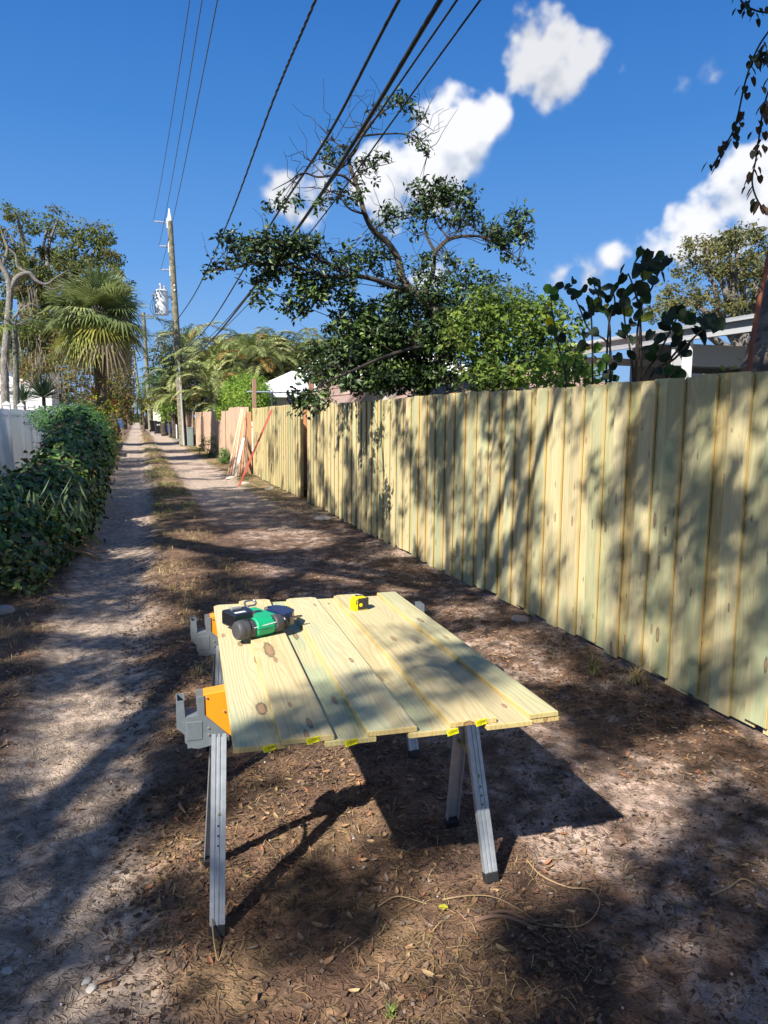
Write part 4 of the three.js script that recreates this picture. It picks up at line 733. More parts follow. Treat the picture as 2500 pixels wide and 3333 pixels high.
{ // white-roofed house
  const e = onZ(850, 1279, -27), x0 = e.x, o = thing('white_house', 'white house with a bright white hip roof behind the older fence', 'house', [0, 0, 0]);
  const x1 = x0 + 12.5;
  part('wall', box(11.3, 2.35, 8.6, (x0 + x1) / 2 + 0.1, 1.18, -32.1), whiteWall, o);
  const r = part('roof', hipRoof(x0, x1, -27, -37.2, e.y, 4.9, 5.1), whiteRoof, o);
  part('fascia', merge([box(12.6, 0.16, 0.04, (x0 + x1) / 2, e.y - 0.06, -26.98), box(0.04, 0.16, 10.2, x0 - 0.02, e.y - 0.06, -32.1)]), trimWhite, r);
  windowOn(o, x0 + 1.9, 1.5, -27.77, 1.2, 1.0); windowOn(o, x0 + 5.5, 1.5, -27.77, 1.4, 1.0);
  part('door', box(0.95, 2.05, 0.06, x0 + 3.5, 1.03, -27.77), trimWhite, o);
}
{ // pipe frame in front of it
  const o = thing('pipe_frame', 'dark metal clothes line frame with a pale crossbar behind the short new fence', 'frame', [0, 0, 0]), z = -21.8, dk = std([0.05, 0.06, 0.09], 0.5, { metalness: 0.5 });
  const a = onZ(803, 1275, z), b = onZ(1000, 1278, z);
  part('crossbar', tube([a, b], 0.022, 8), std([0.45, 0.52, 0.6], 0.4, { metalness: 0.5 }), o);
  for (const px of [886, 940]) { const p = onZ(px, 1276, z); part('upright', tube([V(p.x, 0, z), p], 0.03, 8), dk, o); }
}
{ // shed with a gambrel roof, ridge along the alley
  const zn = -11.9, e = onZ(1147, 1306, zn), zf = -15.6, o = thing('garden_shed', 'cream garden shed with a brown shingled barn roof behind the long new fence', 'shed', [0, 0, 0]);
  const x0 = e.x, y0 = e.y - 0.05, W = 2.5, prof = [[0, y0], [0.38, y0 + 0.46], [W / 2, y0 + 0.66], [W - 0.38, y0 + 0.46], [W, y0]];
  const s = new THREE.Shape(); s.moveTo(0.06, 0); prof.forEach(([x, y]) => s.lineTo(clamp(x, 0.06, W - 0.06), y - 0.03)); s.lineTo(W - 0.06, 0); s.closePath();
  part('wall', new THREE.ExtrudeGeometry(s, { depth: zn - zf - 0.2, bevelEnabled: false }).translate(x0, 0, zf + 0.1), std([0.66, 0.62, 0.56], 0.85), o);
  const roof = part('roof', merge(prof.slice(0, 4).map(([x, y], k) => { const [x2, y2] = prof[k + 1], L = Math.hypot(x2 - x, y2 - y) + 0.03; return box(L, 0.03, zn - zf + 0.1, x0 + (x + x2) / 2, (y + y2) / 2, (zn + zf) / 2, 0, 0, Math.atan2(y2 - y, x2 - x)); })), shingleCols[1], o);
  rnd = mulberry(14);
  const tab = box(0.165, 0.012, 0.31);
  for (let sl = 0; sl < 2; sl++) { const [xa, ya] = prof[sl], [xb, yb] = prof[sl + 1], L = Math.hypot(xb - xa, yb - ya), an = Math.atan2(yb - ya, xb - xa), rows = Math.floor(L / 0.15); for (let r = 0; r < rows; r++) for (let q = 0; q < 11; q++) { const t = (r + 0.5) / rows, m = part('shingle', tab, shingleCols[Math.floor(R(0, 4))], roof); m.position.set(x0 + mix(xa, xb, t) - Math.sin(an) * 0.022, mix(ya, yb, t) + Math.cos(an) * 0.022, zf + 0.1 + (q + (r % 2 ? 0.5 : 0.15)) * 0.325); m.rotation.z = an - 0.05; } }
  part('edge_trim', merge(prof.slice(0, 4).map(([x, y], k) => { const [x2, y2] = prof[k + 1], L = Math.hypot(x2 - x, y2 - y) + 0.03; return box(L, 0.08, 0.03, x0 + (x + x2) / 2, (y + y2) / 2 - 0.03, zn + 0.06, 0, 0, Math.atan2(y2 - y, x2 - x)); })), std([0.1, 0.07, 0.065], 0.8), o);
}
{ // low brown roof right of the citrus tree
  const e = onZ(1500, 1290, -9.6), o = thing('brown_outbuilding', 'low outbuilding with a flat brown shingle roof behind the bushes', 'shed', [0, 0, 0]);
  part('wall', box(3.0, e.y - 0.02, 2.6, e.x + 1.6, (e.y - 0.02) / 2, -11.0), std([0.6, 0.56, 0.5], 0.85), o);
  part('roof', hipRoof(e.x - 0.3, e.x + 3.5, -9.3, -12.7, e.y, e.y + 0.55, 1.5), shingleCols[0], o);
}
{ // patio cover at the right, its eave parallel to the alley
  const X = 7.0, a = onX(1846, 1134, X), b = onX(2500, 1030, X), o = thing('patio_cover', 'white aluminium patio roof with screened sides behind the big leaved plants', 'patio roof', [0, 0, 0]);
  const zf = a.z, zn = b.z + 2.5, y = (a.y + b.y) / 2, grey = std([0.5, 0.52, 0.55], 0.5), L = zn - zf, zm = (zn + zf) / 2;
  part('fascia', merge([box(0.06, 0.17, L, X, y - 0.06, zm), box(0.1, 0.05, L, X - 0.05, y + 0.02, zm)]), std([0.42, 0.44, 0.47], 0.5), o);
  part('roof_panel', box(5.4, 0.06, L, X + 2.75, y + 0.34, zm, 0, 0, 0.12), std([0.62, 0.64, 0.66], 0.5), o);
  for (const z of [zf + 0.1, zf + 2.9, zn - 1.0]) part('upright', box(0.09, y, 0.09, X + 0.04, y / 2, z), trimWhite, o);
  for (const [h, dy, z] of [[0.3, -0.3, zf + 2.6], [0.14, -0.62, zf + 2.6], [0.12, -0.2, zf]]) part('gable_beam', box(5.4, h, 0.06, X + 2.75, y + dy, z), grey, o);
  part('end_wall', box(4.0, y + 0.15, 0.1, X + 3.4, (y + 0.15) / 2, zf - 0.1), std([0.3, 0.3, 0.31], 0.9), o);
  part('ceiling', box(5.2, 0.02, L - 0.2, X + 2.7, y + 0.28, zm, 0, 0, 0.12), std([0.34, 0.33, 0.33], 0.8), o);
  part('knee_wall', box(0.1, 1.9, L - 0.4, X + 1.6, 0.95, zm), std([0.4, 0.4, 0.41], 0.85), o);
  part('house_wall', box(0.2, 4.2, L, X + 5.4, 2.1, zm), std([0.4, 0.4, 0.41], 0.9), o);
}
{ // house on the left
  const e = onZ(150, 1252, -33), o = thing('left_house', 'white house with a low white roof behind the white vinyl fence', 'house', [0, 0, 0]);
  part('wall', box(7, 2.4, 6, e.x - 3.9, 1.2, -36.3), whiteWall, o);
  part('roof', hipRoof(e.x - 8, e.x + 0.15, -33, -40, e.y, e.y + 0.75, 3.4), std([0.74, 0.70, 0.72], 0.7), o);
  part('fascia', box(8.1, 0.14, 0.05, e.x - 3.9, e.y - 0.07, -32.98), std([0.55, 0.53, 0.55], 0.6), o);
  windowOn(o, e.x - 1.7, 1.5, -33.27, 1.2, 0.9);
  const s = thing('white_outbuilding', 'small flat roofed white outbuilding behind the spiky yuccas', 'shed', [0, 0, 0]), q = onZ(166, 1275, -29);
  part('wall', box(3.2, q.y, 2.6, q.x - 1.6, q.y / 2, -30.4), std([0.74, 0.75, 0.78], 0.8), s); part('roof', box(3.4, 0.1, 2.8, q.x - 1.6, q.y + 0.05, -30.4), std([0.6, 0.61, 0.63], 0.7), s);
}
{ // cream wall at the far right of the alley
  const o = thing('cream_shed', 'cream walled shed far down the alley behind the black bins', 'shed', [0, 0, 0]); const a = onZ(497, 1340, -88), b = onZ(547, 1340, -88);
  part('wall', box(b.x - a.x, 2.5, 4, (a.x + b.x) / 2 + 0.1, 1.25, -90.2), std([0.70, 0.66, 0.56], 0.85), o); part('roof', box(b.x - a.x + 0.3, 0.12, 4.3, (a.x + b.x) / 2 + 0.1, 2.56, -90.2), std([0.45, 0.43, 0.4], 0.8), o);
}
// ------------------------------------------------------------------ white vinyl fence on the left
{
  const o = thing('vinyl_fence', 'white vinyl panel fence with capped posts behind the ivy mound', 'fence', [-2.5, 0, 0]), vin = new THREE.MeshPhysicalMaterial({ color: lin(0.86, 0.86, 0.87), roughness: 0.9, transmission: 0.4, thickness: 0 }), H = 1.72;
  const slat = rbox(0.025, H - 0.3, 0.146, 0.003);
  for (let k = 0; k < 13; k++) {
    const z = -12.9 - k * 1.95; const p = part('post', rbox(0.125, H + 0.06, 0.125, 0.006, 0, (H + 0.06) / 2, z), vin, o);
    part('post_cap', merge([box(0.15, 0.03, 0.15, 0, H + 0.075, z), new THREE.ConeGeometry(0.1, 0.06, 4).rotateY(Math.PI / 4).translate(0, H + 0.12, z)]), vin, p);
    if (k < 12) { part('rail', box(0.05, 0.14, 1.82, 0, H - 0.08, z - 0.975), vin, o); part('rail', box(0.05, 0.14, 1.82, 0, 0.15, z - 0.975), vin, o); for (let s = 0; s < 12; s++) { const m = part('slat', slat, vin, o); m.position.set(0, H / 2 + 0.03, z - 0.14 - s * 0.152); } }
  }
}

// ------------------------------------------------------------------ ivy mound and shrubs on the left
function mound(name, label, blobs, n, L, cols, mat, kind, cat, o = {}) {
  const t = thing(name, label, cat, [0, 0, 0]), buf = new Leaves(), core = [];
  const inside = (p, skip) => blobs.some((b, i) => i !== skip && ((p[0] - b[0]) / b[3]) ** 2 + ((p[1] - b[1]) / b[4]) ** 2 + ((p[2] - b[2]) / b[5]) ** 2 < 0.8);
  let area = 0; blobs.forEach((b) => area += b[3] * b[4] + b[4] * b[5]);
  blobs.forEach((b, i) => {
    const m = Math.round(n * (b[3] * b[4] + b[4] * b[5]) / area);
    for (let k = 0; k < m; k++) {
      const q = ball(), l = Math.hypot(...q) || 1, u = [q[0] / l, q[1] / l, q[2] / l], f = (rnd() < 0.05 ? R(1.05, 1.28) : R(0.62, 1.06)) * (1 + 0.22 * (noise3(u[0] * 3 + b[0] * 7, u[1] * 3, u[2] * 3 + b[2]) - 0.5)), p = [b[0] + u[0] * b[3] * f, b[1] + u[1] * b[4] * f, b[2] + u[2] * b[5] * f];
      if (p[1] < 0.02 || inside(p, i)) continue;
      buf.random(p, [u[0], u[1] * 0.8 + 0.35, u[2]], o.spread ?? 0.75, L * R(0.6, 1.25), L * R(0.5, 1) * (o.wr ?? 1), shade(pick(cols), 0.35), kind);
    }
    for (let q = 0; q < 26; q++) { const e = ball(); limb(core, V(b[0] + e[0] * b[3] * 0.3, Math.max(0, b[1] - b[4] * 0.9), b[2] + e[2] * b[5] * 0.3), V(b[0] + e[0] * b[3] * 0.9, Math.max(0.03, b[1] + Math.abs(e[1]) * b[4] * 0.85), b[2] + e[2] * b[5] * 0.9), 0.012, 0.004, 0.08, 0, 3, 4); }
  });
  part('stems', merge(core), trunkBark, t); stuffPart('leaves', buf.geo(), mat, t);
  if (o.extra) o.extra(t);
  return t;
}
rnd = mulberry(101);
const ivyCols = [[0.045, 0.115, 0.022], [0.06, 0.14, 0.028], [0.035, 0.085, 0.018], [0.075, 0.155, 0.03]];
mound('ivy_mound', 'large dark green ivy mound sprawling from the vinyl fence to the wheel track', [[-1.68, 0.15, -7.9, 0.8, 0.5, 0.75], [-1.46, 0.15, -8.9, 0.74, 0.58, 0.95], [-1.34, 0.22, -10.0, 0.72, 0.66, 1.0], [-1.18, 0.32, -11.2, 0.6, 0.66, 1.1], [-1.06, 0.48, -12.7, 0.52, 0.8, 1.1], [-1.05, 0.7, -14.2, 0.54, 0.9, 1.1], [-2.1, 0.1, -7.6, 0.7, 0.5, 0.9]], 34000, 0.085, [...ivyCols, ...ivyCols, [0.16, 0.2, 0.03], [0.1, 0.19, 0.04], [0.14, 0.1, 0.045]], glossLeaf, 1, 'ivy', {
  extra: (t) => { const b = new Leaves(); for (let k = 0; k < 42; k++) { const px = R(20, 300), py = R(1580, 1700), p = onZ(px, py, R(-8.3, -9.4)), a = R(0, 6.28); b.leaf([p.x, p.y - 0.1, p.z], [Math.cos(a) * 0.5, 0.85, Math.sin(a) * 0.5], [-Math.sin(a), 0, Math.cos(a)], [Math.cos(a), -0.3, Math.sin(a)], R(0.18, 0.34), 0.04, shade([0.17, 0.24, 0.12], 0.3), 0); } stuffPart('iris_blades', b.geo(), thinLeaf, t); const s = []; for (let k = 0; k < 16; k++) { const z = R(-9.9, -8.6); s.push(tube(curve([V(-0.85, 0.1 + R(0, 0.15), z), V(-0.65, 0.12, z + 0.1), V(-0.5 + R(-0.1, 0.1), 0.02, z + R(0.1, 0.3))], 6), 0.006, 4)); } part('bare_stems', merge(s), stemMat, t); },
});
mound('leafy_hedge', 'low tangled leafy edge of cut branches at the start of the ivy', [[-2.0, 0.05, -7.1, 0.95, 0.45, 0.55], [-1.42, 0.05, -7.35, 0.58, 0.38, 0.5], [-1.15, 0.08, -8.2, 0.4, 0.36, 0.8]], 7000, 0.075, [[0.05, 0.1, 0.02], [0.035, 0.07, 0.015], [0.13, 0.15, 0.03], [0.06, 0.06, 0.03]], glossLeaf, 0, 'shrub', { wr: 0.75, spread: 1.1 });
const feather = [[0.075, 0.185, 0.055], [0.1, 0.235, 0.07], [0.055, 0.14, 0.04]];
mound('feathery_shrub', 'light green feathery shrub leaning over the end of the vinyl fence', [[-1.2, 0.9, -16.2, 0.6, 0.78, 1.1], [-1.55, 1.5, -17.6, 0.7, 0.33, 1.0], [-1.15, 0.8, -18.6, 0.55, 0.95, 1.3], [-1.3, 1.35, -20.2, 0.55, 0.45, 1.3]], 27000, 0.075, feather, thinLeaf, 0, 'shrub', { wr: 0.4, spread: 1.0 });
mound('round_shrub', 'green shrub with pale flowers where the hedge ends on the track', [[-1.2, 0.55, -22, 0.6, 0.85, 1.4], [-1.2, 0.7, -25, 0.6, 0.95, 1.6], [-1.3, 0.7, -28, 0.6, 1.0, 1.6]], 13000, 0.1, [...feather, [0.3, 0.25, 0.05]], thinLeaf, 0, 'shrub', { wr: 0.6 });
mound('vine_shrub', 'rounded yellow green creeper spilling over the top of the older fence', [[3.9, 2.3, -28.0, 0.9, 0.85, 1.7], [3.75, 2.05, -30, 0.7, 0.75, 1.2], [3.8, 2.15, -25.8, 0.7, 0.65, 1.0], [2.93, 1.72, -28.0, 0.16, 0.24, 0.4]], 19000, 0.1, [[0.15, 0.28, 0.03], [0.2, 0.34, 0.04], [0.11, 0.22, 0.025], [0.3, 0.36, 0.05]], thinLeaf, 0, 'shrub', { wr: 0.6 });
// yuccas
function yucca(label, x, z, h, n, L) { const t = thing('yucca', label, 'yucca', [x, 0, z]), b = new Leaves(); part('stem', tube([V(0, 0, 0), V(0.02, h, 0)], [0.07, 0.05], 8), palmBark, t); for (let k = 0; k < n; k++) { const a = R(0, 6.28), e = R(-0.1, 1.4), d = [Math.cos(a) * Math.cos(e), Math.sin(e), Math.sin(a) * Math.cos(e)]; b.leaf([0, h, 0], d, [-Math.sin(a), 0, Math.cos(a)], [-Math.cos(a) * Math.sin(e), Math.cos(e), -Math.sin(a) * Math.sin(e)], L * R(0.7, 1.1), 0.06, shade([0.07, 0.11, 0.06], 0.4), 0); } stuffPart('leaves', b.geo(), dullLeaf, t); }
{ const a = onZ(75, 1315, -22), b = onZ(140, 1295, -23.5); yucca('spiky blue green yucca rosette just above the vinyl fence', a.x, -22, 1.95, 60, 0.6); yucca('dark shaggy yucca beside the spiky rosette', b.x, -23.5, 2.1, 110, 0.75); }

// ------------------------------------------------------------------ trees and palms in view
const atDepth = (px, py, D) => { const d = ray(px, py); return EYE.clone().addScaledVector(d, D / d.dot(fw)); };
const C2 = (x, y) => [600 + x / 1.3825, 200 + y / 1.3825];
{ // twisted citrus-like tree behind the long fence
  rnd = mulberry(55);
  const D = 10.4, t = thing('twisted_tree', 'open twisted dark leaved tree with bare upper branches behind the long fence', 'tree', [0, 0, 0]);
  const P = (x, y, dz = 0) => atDepth(...C2(x, y), D + dz);
  const wood = [], spine = [];
  const br = (list, r0, r1, seg = 8) => { const p = curve(list.map(([x, y, d = 0]) => P(x, y, d)), list.length * 5); wood.push(tube(p, taper(p.length, r0 * 0.8, r1), seg)); p.forEach((q) => spine.push(q)); };
  const base = P(1060, 1500, 0.2); base.y = 0;
  { const p = curve([base, P(1080, 1480), P(1150, 1340, 0.1), P(1172, 1230), P(1120, 1110, 0), P(1040, 1040, -0.1)], 30); wood.push(tube(p, taper(31, 0.095, 0.066), 10)); p.slice(12).forEach((q) => spine.push(q)); }
  br([[1040, 1040, -0.1], [985, 985], [962, 890, 0.1], [910, 810, 0.1], [850, 760], [810, 680, -0.1], [790, 600], [762, 520], [742, 440, 0.1], [770, 400], [800, 330], [850, 265, 0.2], [910, 215, 0.3], [985, 175, 0.4]], 0.072, 0.008);
  br([[1040, 1040, -0.1], [930, 1010, -0.3], [860, 982, -0.5], [780, 966, -0.6], [650, 970, -0.9], [500, 925, -1.1], [350, 905, -1.2], [200, 935, -1.3], [90, 940, -1.3]], 0.055, 0.006);
  br([[780, 966, -0.6], [690, 930, -0.8], [560, 880, -1], [420, 850, -1.1], [300, 850, -1.2]], 0.03, 0.006);
  br([[770, 560], [705, 512, -0.2], [600, 520, -0.3], [535, 502, -0.4], [470, 540, -0.5], [395, 580, -0.5]], 0.026, 0.004);
  br([[745, 450, 0.1], [700, 480], [660, 470, -0.1], [610, 440, -0.2], [560, 465, -0.2]], 0.018, 0.003);
  br([[750, 440], [700, 380, 0.1], [650, 340, 0.1], [640, 290, 0.1]], 0.015, 0.003);
  br([[800, 330], [770, 290], [745, 240], [735, 200]], 0.012, 0.002, 5);
  br([[800, 335], [900, 326, 0.2], [1000, 330, 0.3], [1050, 365, 0.3], [1100, 400, 0.3]], 0.02, 0.003);
  br([[1000, 330, 0.3], [1040, 300, 0.3], [1080, 250, 0.3]], 0.01, 0.003, 5);
  br([[770, 520], [830, 480, 0.2], [900, 465, 0.3], [950, 450, 0.3]], 0.014, 0.003, 5);
  br([[850, 760], [900, 722, 0.2], [960, 700, 0.4], [1040, 690, 0.5]], 0.026, 0.006);
  br([[1070, 1070], [1118, 950, 0.3], [1130, 860, 0.4], [1190, 802, 0.5], [1270, 785, 0.5], [1345, 792, 0.5], [1430, 840, 0.5], [1520, 900, 0.5]], 0.055, 0.006);
  br([[1130, 860, 0.4], [1085, 765, 0.5], [1105, 660, 0.6], [1130, 600, 0.6]], 0.032, 0.008);
  br([[1140, 850, 0.4], [1240, 740, 0.6], [1230, 650, 0.6]], 0.024, 0.006);
  br([[1190, 802, 0.5], [1160, 760, 0.6], [1130, 720, 0.6]], 0.02, 0.006, 5);
  br([[1345, 792, 0.5], [1420, 760, 0.5], [1500, 720, 0.5]], 0.018, 0.004, 5);
  br([[960, 890, 0.1], [860, 880, -0.2], [790, 850, -0.3]], 0.02, 0.005, 5);
  br([[820, 690], [740, 660, -0.3], [690, 600, -0.4], [600, 570, -0.5], [480, 570, -0.5]], 0.02, 0.003, 5);
  br([[1160, 1290], [1040, 1290, -0.6], [900, 1330, -1.0], [760, 1390, -1.5], [650, 1440, -2.0], [540, 1500, -2.4]], 0.04, 0.006);
  br([[1175, 1290], [1240, 1380, -0.2], [1310, 1480, -0.3]], 0.04, 0.02);
  // bare twigs
  for (let k = 0; k < 150; k++) { const s = spine[Math.floor(R(0.12, 1) * spine.length)]; if (!s) continue; const e = s.clone().add(V(R(-0.55, 0.5), R(-0.05, 0.6), R(-0.4, 0.4))); limb(wood, s, e, 0.006, 0.002, 0.09, 0, 4, 4); }
  const hi = 120, md = 74, lo = 36;
  const blobs = [[300, 850, 165, 70, hi, -1.2], [110, 935, 45, 16, hi, -1.3], [430, 830, 125, 55, hi, -1.1], [560, 850, 120, 60, md, -1], [470, 960, 140, 70, md, -1], [610, 980, 120, 85, md, -0.8], [700, 930, 100, 70, md, -0.7], [680, 1040, 100, 50, md, -0.7], [540, 1060, 100, 40, md, -0.9], [500, 1110, 60, 40, md, -0.9], [355, 1065, 50, 25, md, -1.1], [360, 980, 60, 40, md, -1.1],
    [790, 860, 100, 60, md, -0.3], [860, 900, 60, 60, md, 0], [740, 620, 90, 50, lo, -0.2], [690, 590, 60, 40, lo, -0.3], [597, 645, 25, 25, md, -0.4], [505, 628, 40, 14, md, -0.5], [440, 630, 22, 15, md, -0.5], [370, 665, 12, 8, md, -0.5],
    [830, 550, 50, 50, lo, 0.1], [850, 455, 50, 25, md, 0.2], [900, 430, 40, 20, md, 0.3], [690, 400, 65, 35, md, 0], [640, 430, 40, 25, md, -0.1], [985, 160, 45, 28, hi, 0.4], [895, 200, 50, 22, md, 0.3], [1000, 205, 50, 22, md, 0.4], [1060, 240, 35, 18, md, 0.4], [1040, 352, 30, 14, md, 0.3], [1065, 388, 25, 16, md, 0.3], [820, 470, 50, 25, lo, 0.2],
    [1110, 590, 115, 62, hi, 0.6], [1225, 590, 100, 55, hi, 0.6], [1250, 690, 95, 48, hi, 0.6], [1080, 660, 80, 45, hi, 0.5], [950, 690, 60, 45, md, 0.3], [900, 740, 50, 35, md, 0.2], [1040, 740, 55, 35, md, 0.5],
    [1425, 765, 90, 50, hi, 0.5], [1500, 715, 55, 42, hi, 0.5], [1525, 800, 48, 45, hi, 0.5], [1400, 805, 70, 32, hi, 0.5], [1475, 880, 40, 18, md, 0.5], [1530, 912, 36, 24, md, 0.5],
    [1100, 880, 40, 35, md, 0.3], [1050, 920, 70, 45, md, 0.1], [1180, 900, 60, 35, md, 0.4], [1330, 950, 100, 40, lo, 0.3], [1280, 1000, 80, 40, md, 0.3], [1400, 985, 60, 35, md, 0.4], [950, 970, 80, 40, md, 0],
    [1050, 1080, 150, 60, hi, 0], [900, 1150, 120, 70, md, -0.2], [1200, 1120, 130, 80, hi, 0.2], [1000, 1230, 150, 80, hi, 0], [850, 1280, 120, 70, hi, -0.4], [750, 1340, 120, 65, hi, -0.6], [700, 1400, 100, 50, hi, -0.9], [900, 1400, 120, 60, hi, -0.4], [1050, 1380, 120, 80, hi, 0.3], [820, 1440, 130, 45, hi, -0.7], [650, 1330, 90, 55, hi, -1.0], [600, 1400, 70, 40, md, -1.2], [800, 1190, 110, 55, hi, -0.4], [700, 1230, 80, 50, md, -0.7], [760, 1130, 90, 40, md, -0.5], [1120, 1010, 90, 45, md, 0.2], [1220, 980, 70, 40, md, 0.3], [980, 1450, 130, 40, hi, -0.3], [1150, 1420, 90, 60, hi, -0.3], [1130, 1250, 90, 70, hi, -0.4], [860, 1210, 110, 50, hi, -0.4], [1180, 1190, 90, 60, hi, -0.4], [1200, 1270, 110, 80, md, 0.3], [960, 1330, 120, 80, hi, 0.4], [660, 1450, 80, 28, md, -1.6], [540, 1515, 55, 36, hi, -2.4], [612, 1500, 22, 26, md, -2.2]];
  const buf = new Leaves(), m = D / FOCAL / 1.3825, cols = [[0.026, 0.052, 0.014], [0.036, 0.072, 0.016], [0.02, 0.04, 0.012], [0.055, 0.098, 0.02]];
  for (const [x, y, rx, ry, dn, dz] of blobs) {
    const c = P(x, y, dz), a = rx * m, b = ry * m, depth = Math.max(0.18, (a + b) * 0.4);
    const cs = foliage(buf, [[c.x, c.y, c.z, a, b, depth, Math.max(3, Math.round(dn * (y > 1050 ? 2.2 : 1.25) * Math.PI * a * b))]], { k: 16, cr: 0.11, L: 0.08, wr: 0.48, cols: y > 1000 ? [...cols, [0.085, 0.145, 0.022]] : cols, shell: 0.8, flat: 0.9 });
    for (const q of cs) { if (rnd() > 0.55) continue; let best = null, bd = 9; for (let i = 0; i < spine.length; i += 2) { if (spine[i].used > 1) continue; const e = spine[i].distanceTo(V(...q)); if (e < bd) { bd = e; best = spine[i]; } } if (best) best.used = (best.used ?? 0) + 1; if (best && bd < 0.8) limb(wood, best, V(...q), 0.007, 0.0025, 0.05, 0, 3, 4); }
  }
  part('trunk', merge(wood), darkBark, t); stuffPart('crown', buf.geo(), glossLeaf, t);
}
{ // bright bushes right of it
  rnd = mulberry(66);
  const D = 9.4, m = D / FOCAL / 1.3825, P = (x, y, dz = 0) => atDepth(...C2(x, y), D + dz);
  const mk = (name, label, list, cols, L, dens, dd = 0) => { const t = thing(name, label, 'bush', [0, 0, 0]), buf = new Leaves(), wood = []; let first = null; for (const [x, y, rx, ry, dz = 0] of list) { const c = P(x, y, dd + dz); first ??= V(c.x, 0, c.z); foliage(buf, [[c.x, c.y, c.z, rx * m, ry * m, (rx + ry) * 0.55 * m, Math.round(dens * Math.PI * rx * ry * m * m)]], { k: 15, cr: 0.12, L, wr: 0.5, cols, flat: 0.9 }); limb(wood, first, c, 0.03, 0.006, 0.12); } part('stems', merge(wood), darkBark, t); stuffPart('leaves', buf.geo(), thinLeaf, t); };
  mk('leafy_bush', 'broad bright green bush beside the twisted tree above the long fence', [[1400, 1400, 130, 110, 0.2], [1300, 1130, 100, 60], [1400, 1180, 130, 80], [1500, 1110, 70, 40, 0.2], [1430, 1090, 60, 36], [1570, 1150, 60, 50, 0.1], [1700, 1330, 80, 50, -0.2], [1750, 1400, 90, 50, -0.3], [1660, 1400, 90, 60, -0.2], [1450, 1270, 150, 80], [1590, 1170, 100, 80], [1650, 1120, 80, 50, 0.1], [1700, 1210, 80, 70], [1330, 1060, 70, 40, 0.1], [1330, 1300, 100, 70, -0.2], [1560, 1320, 110, 60], [1250, 1220, 80, 60, -0.2], [1640, 1280, 80, 70], [1500, 1420, 130, 50, -0.4], [1350, 1420, 120, 50, -0.4]], [[0.12, 0.2, 0.03], [0.17, 0.26, 0.036], [0.07, 0.125, 0.02], [0.24, 0.31, 0.05], [0.1, 0.16, 0.026]], 0.08, 150);
  mk('pale_leaf_bush', 'low yellow green bush just over the fence below the large leaved plants', [[1700, 1400, 60, 60], [1780, 1440, 80, 40, -0.3], [1620, 1440, 70, 40, -0.4]], [[0.2, 0.3, 0.04], [0.15, 0.24, 0.035]], 0.085, 70, -1.8);
}
